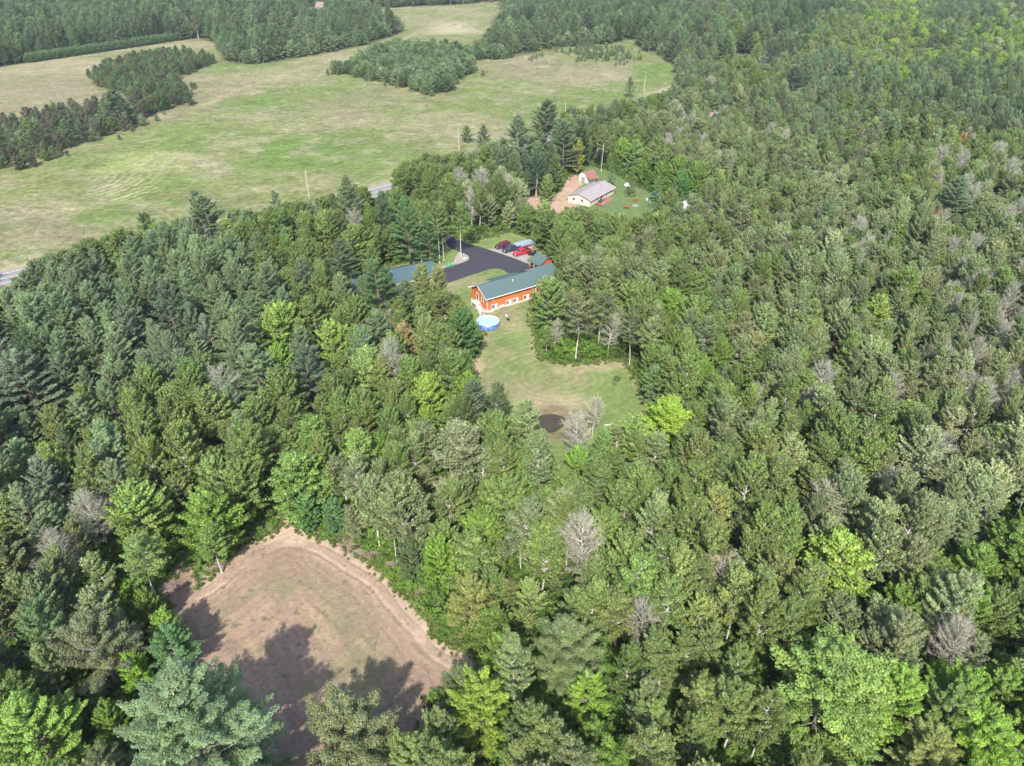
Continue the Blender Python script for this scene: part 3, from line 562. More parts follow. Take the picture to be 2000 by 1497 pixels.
# garage
ga = R(28); GO = P(692, 589)
gr = tag(empty('garage', at(GO), ga), 'long outbuilding with a dark green metal roof half hidden among pines left of the driveway', 'garage')
gable_wall(MB(), 24, 9.5, 2.7, 4.6).build('wall', mat('tan_siding', (.38, .33, .27), .8, .08, 2, stretch=(.3, .3, 8)), gr)
gable_roof(MB(), 24, 9.5, 2.7, 4.6, .5).build('roof', ROOF_M, gr)
m = MB()
for i in range(40): m.bar((-.4 + i * .636, -.5, 2.52), (-.4 + i * .636, 4.7, 4.60), .018, 4); m.bar((-.4 + i * .636, 10.0, 2.52), (-.4 + i * .636, 4.8, 4.60), .018, 4)
m.build('roof_seam', ROOF_M, gr)
MB().box((12, -.56, 2.42), (25, .08, .16)).build('gutter', WHITE, gr)
window(gr, 3, 1.5, 1.0, 1.0); window(gr, 16, 1.5, 1.0, 1.0)
MB().box((24.05, 4.7, 1.2), (.1, 3.2, 2.3)).build('garage_door', WHITE, gr)

# red shed at the end of the driveway
so = A(1285, 515); sh = tag(empty('shed', at(so), R(128)), 'small orange-red shed with a green roof at the end of the driveway', 'shed')
gable_wall(MB(), 4.2, 3.8, 2.5, 3.7).build('wall', RED2, sh); gable_roof(MB(), 4.2, 3.8, 2.5, 3.7, .35, .12).build('roof', ROOF_G, sh)
for x in (.1, 2.1, 4.1): MB().box((x, 4.9, 1.05), (.12, .12, 2.1)).build('porch_post', WHITE, sh)
MB().poly([(-.3, 3.85, 2.35), (-.3, 5.2, 2.1), (4.5, 5.2, 2.1), (4.5, 3.85, 2.35), (-.3, 3.85, 2.25), (-.3, 5.2, 2.0), (4.5, 5.2, 2.0), (4.5, 3.85, 2.25)], [(0, 1, 2, 3), (4, 7, 6, 5), (0, 4, 5, 1), (2, 6, 7, 3), (1, 5, 6, 2)]).build('porch_roof', ROOF_G, sh)
window(sh, 1.6, 1.1, .9, 1.9, y=3.8, face='N', name='door'); window(sh, 3.1, 1.4, .7, .8, y=3.8, face='N')

# neighbour's house and shed
no = B(632, 722); na = math.atan2(14.3, 10.3)
nh = tag(empty('house', at(B(765, 738)), na), 'low cream house with a taupe shingle roof in the right-hand yard', 'house')
gable_wall(MB(), 17.2, 8.8, 2.6, 3.9).build('wall', CREAM, nh); gable_roof(MB(), 17.2, 8.8, 2.6, 3.9, .5).build('roof', ROOF_T, nh)
MB().box((8.6, -.58, 2.30), (18.2, .1, .2)).build('gutter', WHITE, nh)
for c_ in ((11, 2.2, 3.5), (13, 2.8, 3.6), (14, 5.5, 3.9)): MB().cyl(c_, .1, .7).build('vent_pipe', STEEL, nh)
for x in (5.0, 11.5, 15): window(nh, x, 1.5, 1.1, 1.0)
window(nh, 8.0, 1.15, 1.7, 2.0, name='door'); window(nh, 0, 1.6, 1.0, 1.0, y=3, face='W'); window(nh, 0, 1.6, 1.0, 1.0, y=6.4, face='W')
dk = tag(empty('deck', at(hw(B(765, 738), 0, 0)), na), 'red-brown wooden deck along the cream house', 'deck')
m = MB()
for i in range(22): m.box((3.2 + i * .36, -1.75, .42), (.33, 3.0, .06))
m.build('decking', DECKW, dk)
m = MB()
for i in range(12): m.box((3.1 + i * .73, -3.25, .7), (.08, .08, 1.1))
m.bar((3.1, -3.25, 1.2), (11.1, -3.25, 1.2), .04).box((7.1, -3.2, .2), (8, .06, .38)); m.build('railing', WOOD, dk)
def rel(o, a, x, y): return (o[0] + math.cos(a) * x - math.sin(a) * y, o[1] + math.sin(a) * x + math.cos(a) * y)
NO = B(765, 738)
def chair(p, z, a, mt, label, group=None):
    r = tag(empty('garden_chair', (*p, z), a), label, 'chair', group)
    MB().box((0, 0, .42), (.55, .55, .07)).build('seat', mt, r); m = MB(); m.box((0, .28, .72), (.55, .07, .6)); m.build('backrest', mt, r)
    for sx in (-.22, .22):
        for sy in (-.22, .22): MB().box((sx, sy, .2), (.05, .05, .4)).build('leg', STEEL, r)
DARKF = mat('dark_fabric', (.05, .055, .08), .9, .15, 4)
sf = tag(empty('sofa', (*rel(NO, na, 5.2, -1.4), .45), na), 'dark blue outdoor sofa on the cream house deck', 'sofa')
MB().box((0, 0, .28), (2.0, .8, .35), bev=.05).build('seat', DARKF, sf); MB().box((0, .38, .55), (2.0, .2, .6), bev=.05).build('backrest', DARKF, sf)
for x in (-1.0, 1.0): MB().box((x, 0, .42), (.2, .8, .5), bev=.04).build('armrest', DARKF, sf)
chair(rel(NO, na, 7.5, -1.6), .45, na + .4, DARKF, 'dark chair next to the sofa on the deck'); chair(rel(NO, na, 9.4, -1.7), .45, na - .5, WOOD, 'wooden chair at the far end of the deck')
so = B(742, 556); sn = tag(empty('shed', at(so), R(38)), 'small white barn shed with a brown-red gambrel roof behind the cream house', 'shed')
def gambrel(m, L, D, x0, off, z0):
    pr = [(0 - off, 2.2 - off * .2), (.75, 3.3 + off), (D / 2, 3.8 + off), (D - .75, 3.3 + off), (D + off, 2.2 - off * .2)]
    if z0 is not None: pr = pr + [(D, z0), (0, z0)]
    else: pr = pr + [(y, z - .1) for y, z in pr[::-1]]
    n = len(pr); vs = [m.bm.verts.new((x0, y, z)) for y, z in pr] + [m.bm.verts.new((x0 + L, y, z)) for y, z in pr]
    m.bm.faces.new(vs[:n]); m.bm.faces.new(vs[n:][::-1])
    for i in range(n): m.bm.faces.new([vs[i], vs[i + n], vs[(i + 1) % n + n], vs[(i + 1) % n]])
    return m
gambrel(MB(), 4.8, 4.2, 0, -.02, 0.0).build('wall', mat('white_siding', (.66, .65, .60), .7, .06, 2), sn); gambrel(MB(), 5.2, 4.2, -.2, .14, None).build('roof', ROOF_B, sn)
m = MB(); m.box((-.03, 1.45, 1.1), (.08, .9, 1.9)).box((-.03, 2.45, 1.1), (.08, .9, 1.9)); m.build('door', mat('grey_door', (.25, .26, .24), .7, .1, 3), sn)
MB().poly([(-.1, -1.7, 1.9), (4.9, -1.7, 1.9), (4.9, -.05, 2.35), (-.1, -.05, 2.35), (-.1, -1.7, 1.8), (4.9, -1.7, 1.8), (4.9, -.05, 2.25), (-.1, -.05, 2.25)], [(0, 1, 2, 3), (4, 7, 6, 5), (0, 4, 5, 1), (1, 5, 6, 2), (0, 3, 7, 4)]).build('lean_to_roof', ROOF_B, sn)
for x in (0, 2.4, 4.8): MB().box((x, -1.6, .9), (.1, .1, 1.8)).build('post', WOOD, sn)
# far roofs
fh = tag(empty('house', at(P(1395, 262)), R(10)), 'far house with a pinkish hipped roof showing between the crowns', 'house')
MB().box((0, 0, 3.2), (13, 8, 6.4)).build('wall', mat('brick_brown', (.36, .26, .21), .9, .1, 2), fh)
MB().poly([(-7, -4.6, 6.4), (7, -4.6, 6.4), (7, 4.6, 6.4), (-7, 4.6, 6.4), (-3, 0, 9.8), (3, 0, 9.8)], [(0, 1, 5, 4), (1, 2, 5), (2, 3, 4, 5), (3, 0, 4), (0, 3, 2, 1)]).build('roof', ROOF_P, fh)
MB().box((3.5, -3.2, 7.6), (3.2, 2.4, 1.8)).build('dormer', ROOF_P, fh); MB().box((-1.5, 0, 9.9), (.8, .8, 1.6)).build('chimney', ROOF_P, fh); window(fh, 3.5, 7.5, 1.2, 1.1, y=-4.4)
window(fh, -3, 4.6, 1.6, 1.4, y=-4); window(fh, 2, 4.6, 1.6, 1.4, y=-4)
wh = tag(empty('house', at(P(617, 24)), R(-25)), 'distant white house with a pointed reddish roof at the top of the photo', 'house')
gable_wall(MB(), 9, 7, 5.0, 9.2).build('wall', WHITE, wh); gable_roof(MB(), 9, 7, 5.0, 9.2, .5).build('roof', ROOF_P, wh); window(wh, 4, 3, 1.5, 1.4); window(wh, 0, 5.4, 1.1, 1.4, y=3.5, face='W')

# pool
PC = A(667, 1110); PC = (-5.95, 154.3)
pl = tag(empty('pool', at(PC), 0), 'round above-ground pool with blue patterned sides and pale blue water, below the orange-red house', 'pool')
PB = bpy.data.materials.new('pool_side'); t, p = nodes(PB)
tc = t.nodes.new('ShaderNodeTexCoord'); sx = t.nodes.new('ShaderNodeSeparateXYZ'); vo = t.nodes.new('ShaderNodeTexNoise'); vo.inputs['Scale'].default_value = 3.0; vo.inputs['Detail'].default_value = 2
rp = t.nodes.new('ShaderNodeValToRGB'); e = rp.color_ramp.elements; e[0].color = (.02, .06, .30, 1); e[0].position = .40; e[1].color = (.26, .30, .40, 1); e[1].position = .66; q = e.new(.52); q.color = (.03, .16, .62, 1)
t.links.new(tc.outputs['Object'], vo.inputs['Vector']); t.links.new(vo.outputs[0], rp.inputs[0]); t.links.new(rp.outputs[0], p.inputs['Base Color']); p.inputs['Roughness'].default_value = .4
bm_ = MB(); N = 40; r_ = 2.75
pts = [(r_ * math.cos(i / N * 2 * math.pi), r_ * math.sin(i / N * 2 * math.pi), z) for z in (0, 1.28) for i in range(N)] + [((r_ - .06) * math.cos(i / N * 2 * math.pi), (r_ - .06) * math.sin(i / N * 2 * math.pi), z) for z in (.05, 1.28) for i in range(N)]
fs = [(i, (i + 1) % N, N + (i + 1) % N, N + i) for i in range(N)] + [(2 * N + i, 3 * N + i, 3 * N + (i + 1) % N, 2 * N + (i + 1) % N) for i in range(N)] + [(N + i, N + (i + 1) % N, 3 * N + (i + 1) % N, 3 * N + i) for i in range(N)]
bm_.poly(pts, fs); bm_.build('side_wall', PB, pl, True)
m = MB()
for i in range(N):
    a0, a1 = i / N * 2 * math.pi, (i + 1) / N * 2 * math.pi; m.bar((r_ * math.cos(a0), r_ * math.sin(a0), 1.31), (r_ * math.cos(a1), r_ * math.sin(a1), 1.31), .075, 6)
m.build('rim', WHITE, pl)
wm = mat('pool_water', (.30, .60, .72), .08, .05, 1.5, bump=.01, spec=.5)
MB().cyl((0, 0, 1.14), r_ - .07, .05, 40).build('water', wm, pl)
for i in range(14):
    a = i / 14 * 2 * math.pi + .2; MB().box(((r_ + .09) * math.cos(a), (r_ + .09) * math.sin(a), .64), (.09, .12, 1.28), rz=a).build('upright', STEEL, pl)
m = MB(); m.bar((-1.3, 2.55, 0), (-1.3, 2.55, 2.0), .04).bar((-.8, 2.7, 0), (-.8, 2.7, 2.0), .04)
for k in range(6): m.bar((-1.3, 2.55, .25 + k * .27), (-.8, 2.7, .25 + k * .27), .03)
m.build('ladder', WHITE, pl); MB().box((-.55, 1.7, 1.2), (.9, .3, .1), rz=.2, bev=.03).build('skimmer', WHITE, pl)

# vehicles -------------------------------------------------------------
def arch(cx, zc, r, n=6): return [(cx + r * math.cos(math.pi * (1 - i / n)), zc + r * math.sin(math.pi * (1 - i / n))) for i in range(n + 1)]
def vehicle(name, label, cat, p, a, paint, pickup, L=5.7, Wd=1.95, hgt=1.85):
    r = tag(empty(name, at(p, .02), a), label, cat)
    x0, x1 = -L / 2, L / 2; wb = L * .30; zb, zs = .42, 1.08     # x+ is the nose
    rr = .41
    prof = [(x0, zb)] + arch(-wb, zb, rr + .06) + arch(wb, zb, rr + .06) + [(x1, zb), (x1, .85), (x1 - .12, zs - .06), (x1 - 1.35, zs + .04), (x0 + .1, zs + .04), (x0, zs - .08)]
    m = MB(); m.prism(prof, -Wd / 2, Wd / 2)
    bo = m.build('body', paint, r)
    bv = bo.modifiers.new('bevel', 'BEVEL'); bv.width = .06; bv.segments = 2; bv.limit_method = 'ANGLE'
    cab0, cab1 = (x0 + 2.0, x1 - 1.45) if pickup else (x0 + .12, x1 - 1.30)
    w2 = Wd / 2 - .06; wt = Wd / 2 - .26; zt = hgt
    def loft(a0, a1, b0, b1, z0, z1, wa, wb_, nm, mt):
        q = MB(); q.poly([(a0, -wa, z0), (a1, -wa, z0), (a1, wa, z0), (a0, wa, z0), (b0, -wb_, z1), (b1, -wb_, z1), (b1, wb_, z1), (b0, wb_, z1)], [(0, 1, 5, 4), (1, 2, 6, 5), (2, 3, 7, 6), (3, 0, 4, 7), (4, 5, 6, 7), (0, 3, 2, 1)]); return q.build(nm, mt, r)
    loft(cab0, cab1, cab0 + .25, cab1 - .75, zs, zt - .07, w2, wt, 'windows', GLASS)
    loft(cab0 + .22, cab1 - .72, cab0 + .35, cab1 - .85, zt - .08, zt, wt + .03, wt - .05, 'roof', paint)
    for s in (-1, 1):
        for f in ((0, 0), (.5, .5), (1, 1)):
            m = MB()
            xa = cab0 + (cab1 - cab0) * f[0]; xb = cab0 + .25 + (cab1 - cab0 - 1.0) * f[1]; m.bar((xa, s * (w2 + .0), zs), (xb, s * (wt + .02), zt - .05), .045, 5); m.build('pillar', paint, r)
    if pickup:
        m = MB(); bl = cab0 - x0
        for s in (-1, 1): m.box((x0 + bl / 2, s * (Wd / 2 - .07), zs + .12), (bl - .05, .12, .22))
        m.box((x0 + .06, 0, zs + .1), (.1, Wd - .16, .2)); m.build('bed_rail', paint, r)
        MB().box((x0 + bl / 2, 0, zs + .055), (bl - .2, Wd - .28, .03)).build('bed_floor', BLACK, r)
    for sx in (-wb, wb):
        for s in (-1, 1):
            wq = MB().cyl((sx, s * (Wd / 2 - .12), rr), rr, .26, 18, 'Y').build('wheel', BLACK, r); MB().cyl((sx, s * (Wd / 2 + .015), rr), rr * .6, .02, 12, 'Y').build('rim', STEEL, wq)
    for s in (-1, 1):
        MB().box((x1 - .02, s * (Wd / 2 - .28), .86), (.08, .36, .18)).build('headlight', WHITE, r); MB().box((x0 + .0, s * (Wd / 2 - .14), .92), (.06, .18, .3)).build('tail_light', TAIL, r)
        MB().box((cab1 - .45, s * (Wd / 2 + .1), zs + .12), (.14, .2, .16)).build('mirror', BLACK, r)
    MB().box((x1 + .03, 0, .52), (.12, Wd - .1, .22), bev=.03).build('bumper', STEEL if pickup else paint, r); MB().box((x0 - .04, 0, .52), (.12, Wd - .1, .2), bev=.03).build('bumper', STEEL if pickup else paint, r)
    MB().box((x1 + .005, 0, .83), (.04, Wd - 1.0, .26)).build('grille', BLACK, r)
    return r
TAIL = mat('red_lens', (.4, .02, .02), .3, .05, 2)
def paint_m(n, c): m = mat(n, c, .28, .04, .5, spec=.6); m.node_tree.nodes['Principled BSDF'].inputs['Coat Weight'].default_value = .6; return m
VA = R(34 + 180)
vehicle('minivan', 'dark maroon minivan, leftmost of the parked vehicles on the gravel', 'minivan', A(808, 318), VA, paint_m('maroon_paint', (.13, .012, .022)), False, 4.9, 1.95, 1.75)
vehicle('pickup_truck', 'dark navy pickup truck parked between the maroon minivan and the red pickup', 'pickup truck', A(889, 352), VA, paint_m('navy_paint', (.028, .038, .07)), True)
vehicle('pickup_truck', 'bright red pickup truck nearest the driveway, front towards the asphalt', 'pickup truck', A(993, 384), VA, paint_m('red_paint', (.55, .012, .022)), True)
tr = tag(empty('trailer', at(A(1012, 312), .02), R(34)), 'long flat-topped silver grey trailer behind the navy pickup', 'trailer')
MB().box((0, 0, 1.05), (6.2, 2.2, .9), bev=.08).build('body', mat('silver_cover', (.26, .29, .34), .5, .1, 1.5), tr); MB().box((-.1, 0, 1.54), (6.0, 2.0, .08), bev=.03).build('cover', mat('grey_cover', (.25, .29, .35), .6, .1, 1.5), tr)
for s in (-1, 1):
    for x in (-.5, .45): MB().cyl((x, s * 1.02, .38), .38, .24, 16, 'Y').build('wheel', BLACK, tr)
MB().bar((-3.1, .7, .55), (-4.1, 0, .5), .06).bar((-3.1, -.7, .55), (-4.1, 0, .5), .06).build('drawbar', STEEL, tr)
ut = tag(empty('utility_trailer', at(A(1092, 390), .02), R(20)), 'small dark open trailer in the shade right of the red pickup', 'trailer')
MB().box((0, 0, .55), (2.6, 1.5, .1)).box((0, .75, .75), (2.6, .06, .4)).box((0, -.75, .75), (2.6, .06, .4)).box((1.3, 0, .75), (.06, 1.5, .4)).build('bed', BLACK, ut)
for s in (-1, 1): MB().cyl((0, s * .88, .33), .33, .18, 14, 'Y').build('wheel', BLACK, ut)
MB().bar((-1.3, 0, .5), (-2.3, 0, .45), .05).build('drawbar', STEEL, ut)
def picnic(p, a, mt, label):
    r = tag(empty('picnic_table', at(p), a), label, 'picnic table')
    m = MB()
    for k in range(5): m.box((0, -.32 + k * .16, .75), (1.9, .14, .045))
    m.build('table_top', mt, r)
    for s in (-1, 1):
        m = MB(); m.box((0, s * .62, .45), (1.9, .13, .045)).box((0, s * .77, .45), (1.9, .13, .045)); m.build('bench', mt, r)
        m = MB(); m.bar((s * .7, -.25, .74), (s * .7, -.8, .02), .04).bar((s * .7, .25, .74), (s * .7, .8, .02), .04).bar((s * .7, -.8, .42), (s * .7, .8, .42), .035); m.build('leg', mt, r)
REDW = mat('red_stained_wood', (.36, .09, .05), .8, .15, 4)
picnic(A(1098, 522), R(-20), mat('dark_red_wood', (.20, .035, .03), .7, .15, 4), 'dark red picnic table on the asphalt in front of the red shed')
picnic(B(1057, 750), R(38), REDW, 'orange-red picnic table on the green lawn right of the cream house')
picnic(B(1130, 692), R(10), REDW, 'reddish bench table beyond the stone fire ring')
rock_ = mat('grey_stone', (.26, .25, .24), .9, .2, 4)
fp = tag(empty('fire_pit', at(B(1124, 732)), 0), 'round grey stone fire ring on the green yard', 'fire pit')
m = MB()
for i in range(16): a = i / 16 * 2 * math.pi; m.box((1.0 * math.cos(a), 1.0 * math.sin(a), .15), (.3, .34, .3), rz=a, bev=.04)
m.build('stone_ring', rock_, fp); MB().cyl((0, 0, .06), .85, .08, 20).build('ash_bed', mat('ash', (.22, .21, .20), .95, .2, 4), fp)
tp_ = tag(empty('trampoline', at(B(1080, 640)), R(0)), 'dark garden bench at the right-hand edge of the green yard', 'bench')
tp_.name = 'garden_bench'; MB().box((0, 0, .45), (1.6, .5, .06)).build('seat', BLACK, tp_); MB().box((0, .26, .75), (1.6, .06, .5)).build('backrest', BLACK, tp_); MB().box((-.7, 0, .22), (.07, .45, .44)).box((.7, 0, .22), (.07, .45, .44)).build('leg', BLACK, tp_)
TARP = mat('white_tarp', (.78, .79, .80), .6, .08, 1.2, bump=.05)
def cover(p, a, L, w_, h_, label, nm='covered_boat', cat='boat'):
    r = tag(empty(nm, at(p), a), label, cat); N = 11; V = []; Fs = []
    for i in range(N):
        s = -1 + 2 * i / (N - 1); ww = w_ / 2 * (1 - max(0, s) ** 2.2 * .9) * (.9 + .1 * (1 - abs(s))); hh = h_ * (.72 + .28 * math.cos(s * 2.2))
        for k in range(9): th = math.pi * k / 8; V.append((s * L / 2, ww * math.cos(th) * (1 + .03 * (-1) ** (i + k)), .35 + (hh - .35) * math.sin(th) ** .7 if 0 < k < 8 else .35))
    for i in range(N - 1):
        for k in range(8): a_ = i * 9 + k; Fs.append((a_, a_ + 1, a_ + 10, a_ + 9))
    Fs.append(tuple(range(9))); Fs.append(tuple(range((N - 1) * 9, N * 9))[::-1])
    MB().poly(V, Fs).build('tarpaulin', TARP, r)
    MB().box((0, 0, .42), (L * .8, .5, .16)).build('trailer_frame', STEEL, r)
    for s in (-1, 1): MB().cyl((-L * .1, s * w_ * .36, .3), .3, .2, 14, 'Y').build('wheel', BLACK, r)
cover(B(1505, 762), R(35), 7.0, 3.0, 3.2, 'large white tarped boat among the trees right of the green yard'); cover(B(1702, 735), R(70), 4.0, 2.4, 2.8, 'smaller white tarped boat right of the large tarped one')
cover(B(1062, 582), R(-60), 2.6, 1.5, 1.6, 'small white tarped boat at the wood edge behind the cream house'); cover(B(990, 920), R(80), 3.2, 2.2, 3.0, 'white tarped boat between crowns left of the green yard')
gz = tag(empty('canopy', at(B(1275, 690)), R(10)), 'dark green square canopy at the right-hand wood edge of the green yard', 'canopy')
m = MB(); m.poly([(-1.6, -1.6, 2.2), (1.6, -1.6, 2.2), (1.6, 1.6, 2.2), (-1.6, 1.6, 2.2), (0, 0, 3.0)], [(0, 1, 4), (1, 2, 4), (2, 3, 4), (3, 0, 4), (0, 3, 2, 1)]); m.build('roof', mat('dark_green_canvas', (.05, .11, .09), .8, .1, 3), gz)
for s in (-1, 1):
    for q in (-1, 1): MB().bar((s * 1.5, q * 1.5, 0), (s * 1.5, q * 1.5, 2.2), .05).build('post', STEEL, gz)
for i, (p, lb) in enumerate(((B(1212, 694), 'white garden chair left of the dark green canopy'), (B(1240, 712), 'white garden chair in front of the dark green canopy'))): chair(p, 0, i * 1.3, WHITE, lb)
chair(A(848, 1002), 0, R(150), WHITE, 'white garden chair on the lawn right of the round pool')
ft = tag(empty('fire_bowl', at(A(862, 1030)), 0), 'small dark fire bowl on the lawn beside the white chair', 'fire bowl')
MB().cyl((0, 0, .26), .22, .2, 16, r2=.40).build('bowl', BLACK, ft); MB().bar((.2, 0, .16), (.3, 0, 0), .03).bar((-.1, .17, .16), (-.15, .26, 0), .03).bar((-.1, -.17, .16), (-.15, -.26, 0), .03).build('leg', BLACK, ft)
fb = tag(empty('bucket', at(P(1206, 741)), 0), 'white bucket in the little green plant bed on the lawn', 'bucket')
MB().cyl((0, 0, .22), .17, .44, 14, r2=.22).build('bucket_body', WHITE, fb); MB().bar((-.2, 0, .44), (0, 0, .6), .015).bar((0, 0, .6), (.2, 0, .44), .015).build('handle', STEEL, fb)
grn = tag(empty('sandbox', at(A(282, 488)), R(25)), 'green turtle-shaped sandbox lid at the gravel bed', 'sandbox'); 
MB().cyl((0, 0, .18), .75, .3, 18, r2=.45).build('lid', mat('green_plastic', (.03, .30, .16), .5, .05, 2), grn); MB().cyl((0, 0, .05), .85, .08, 18).build('tray', mat('green_plastic_dark', (.02, .22, .12), .5, .05, 2), grn)
rock = mat('grey_rock', (.36, .33, .31), .95, .25, 3, bump=.05)
for p, s, lb in ((A(440, 432), .75, 'largest grey boulder on the tip of the gravel bed'), (A(345, 452), .35, 'small grey boulder at the left of the gravel bed'), (A(385, 378), .4, 'small grey boulder behind the pale trunk in the gravel bed'), (A(425, 385), .3, 'smallest grey stone at the far rim of the gravel bed')):
    bm = bmesh.new(); bmesh.ops.create_icosphere(bm, subdivisions=2, radius=s)
    for v in bm.verts: v.co *= random.uniform(.8, 1.15); v.co.z *= .6
    me = bpy.data.meshes.new('boulder'); bm.to_mesh(me); bm.free(); me.materials.append(rock); o = link('boulder', me); o.location = at(p, s * .3); tag(o, lb, 'boulder', 'boulders in the gravel bed')
# utility poles: photo place of the foot, height
POLEM = mat('pole_wood', (.40, .36, .32), .9, .2, 4, stretch=(1, 1, .2))
for (fx, fy), hh, lb in (((605, 392), 10.5, 'grey utility pole by the road left of the visible road bend'), ((897, 300), 10.5, 'utility pole with a grey transformer at the near edge of the field'), ((1103, 245), 10.5, 'utility pole whose tip shows above the big dark pines'), ((1257, 186), 10.5, 'utility pole in front of the bright green field corner'), ((1387, 127), 10.5, 'farthest utility pole, at the dark conifers by the road'), ):
    if not lb: continue
    po = tag(empty('utility_pole', at(P(fx, fy)), R(45)), lb, 'utility pole', 'utility poles along the road')
    MB().cyl((0, 0, hh / 2), .17, hh, 8, r2=.11).build('pole', POLEM, po); MB().cyl((0, 0, hh + .08), .05, .18, 8).cyl((.1, 0, hh - .35), .04, .2, 6).build('insulator', mat('insulator', (.4, .4, .42), .4, .05, 2), po)
    if 'transformer' in lb: MB().cyl((.32, 0, hh - 1.4), .24, .8, 12).build('transformer', STEEL, po)
# cable between the poles
tops = [P(605, 392), P(897, 300), P(1103, 245), P(1257, 186), P(1387, 127)]
for i in range(4):
    a, b = tops[i], tops[i + 1]; m = MB(); pr = None
    for k in range(13):
        t = k / 12; q = (a[0] + (b[0] - a[0]) * t, a[1] + (b[1] - a[1]) * t, 10.7 - 4 * t * (1 - t) * 1.2)
        if pr: m.bar(pr, q, .012, 4)
        pr = q
    tag(m.build('power_line', BLACK), 'thin power line in span number %s counted from the left pole' % ('one', 'two', 'three', 'four')[i], 'power line', 'power lines along the road')
sg = tag(empty('road_sign', at(P(1485, 104)), R(-35)), 'small yellow diamond warning sign at the far stretch of road', 'road sign')
MB().box((0, 0, 1.1), (.08, .06, 2.2)).build('post', STEEL, sg); m = MB(); m.box((0, 0, 0), (1.1, .04, 1.1)); bmesh.ops.transform(m.bm, matrix=Matrix.Translation((0, -.06, 2.6)) @ Matrix.Rotation(R(45), 4, 'Y'), verts=m.bm.verts); m.build('sign_plate', mat('yellow_sign', (.85, .50, .03), .5, .03, 2), sg)
mk = tag(empty('marker_post', at(P(60, 508)), 0), 'short white marker post by the road in the bare ground', 'post'); MB().box((0, 0, .7), (.14, .14, 1.4), bev=.03).build('post_body', WHITE, mk); MB().box((0, -.08, 1.15), (.11, .02, .22)).build('reflector', mat('reflector', (.6, .1, .05), .3, .05, 2), mk)
# brush piles: tangles of cut branches
BR = mat('dead_branches', (.30, .22, .19), .95, .3, 6)
def pile(p, rx, ry, hh, n, a, label):
    g = np.random.default_rng(int(abs(p[0] * 10) + 5)); V = []; Fq = []; nb = 0
    for i in range(n):
        c = g.normal(size=2) * .42; c = np.clip(c, -1, 1); zz = hh * max(.05, 1 - (c ** 2).sum()) * g.random(); th = g.normal() * .55 + (math.pi / 2 if g.random() < .25 else 0); L = g.uniform(.6, 2.0); d = np.array([math.cos(th), math.sin(th), g.normal() * .25]); d /= np.linalg.norm(d)
        o = np.array([c[0] * rx, c[1] * ry, zz + .06]); s = np.cross(d, [0, 0, 1]); s /= np.linalg.norm(s); u = np.cross(s, d); r0 = g.uniform(.012, .05)
        for e_, k in ((-1, 1), (1, .5)):
            for q in range(3): th2 = q * 2.094; V.append(o + d * L / 2 * e_ + (s * math.cos(th2) + u * math.sin(th2)) * r0 * k)
        for q in range(3): Fq.append((nb + q, nb + (q + 1) % 3, nb + 3 + (q + 1) % 3, nb + 3 + q))
        nb += 6
    V = np.array(V); V[:, 2] = np.maximum(V[:, 2], .02); o = link('brush_pile', mesh_np('brush_pile', V, np.array(Fq), [BR])); o.location = at(p); o.rotation_euler = (0, 0, a); tag(o, label, 'brush pile', 'brush piles round the soil clearing')
pile(P(705, 1072), 3.4, 2.0, 1.0, 900, R(-30), 'largest brush pile of reddish cut branches at the far right edge of the soil clearing')
pile(P(765, 1107), 1.5, 1.0, .6, 260, R(-30), 'small brush pile under the leaning white trunk right of the large pile')
pile(P(330, 1152), 1.7, 1.2, .8, 360, R(20), 'shaded brush pile at the left edge of the soil clearing')
pile(P(425, 1108), 1.6, .9, .6, 260, R(20), 'little brush pile under the bright trees at the far left edge of the clearing')
pile(P(828, 1165), 1.8, 1.0, .5, 260, R(40), 'flat scattered brush pile at the right tip of the soil clearing')
# fallen log on the lawn edge
lg = tag(MB().bar((0, 0, .12), (3.2, .6, .12), .12, 8).bar((1.2, .2, .2), (1.9, 1.0, .35), .05, 6).build('fallen_log', BARK_PALE), 'pale fallen log at the near right edge of the lawn', 'log'); lg.location = at(P(1180, 832))
# ---------------------------------------------------------------- planting
TONE = {'b': ('blue-green', (0.165, 0.222, 0.122)), 'd': ('dark green', (0.105, 0.158, 0.068)), 'g': ('grey-green', (0.18, 0.215, 0.105)), 'm': ('mid green', (0.145, 0.198, 0.062)), 'r': ('bright green', (0.15, 0.235, 0.045)),
        'l': ('lime green', (0.195, 0.295, 0.05)), 'o': ('olive green', (0.168, 0.212, 0.074)), 'y': ('yellow-green', (0.235, 0.32, 0.052)), 'n': ('brownish', (0.205, 0.21, 0.145)), 's': ('silvery green', (0.235, 0.265, 0.15)), 'f': ('orange-tinged', (0.27, 0.25, 0.09)), 'u': ('rusty red', (0.3, 0.16, 0.09)), 'w': ('light willow green', (0.165, 0.225, 0.085)), 'k': ('dull dark', (0.125, 0.13, 0.088))}
CODE = {'P': 'white_pine', 'Y': 'young_pine', 'R': 'red_pine', 'S': 'spruce', 'A': 'aspen', 'B': 'birch', 'M': 'maple', 'O': 'oak', 'T': 'thinning_tree', 'U': 'bush'}
MEANH = dict(white_pine=15.5, young_pine=6, red_pine=9, spruce=9, aspen=14, birch=15, maple=11.5, oak=12.5, thinning_tree=13, bush=2)
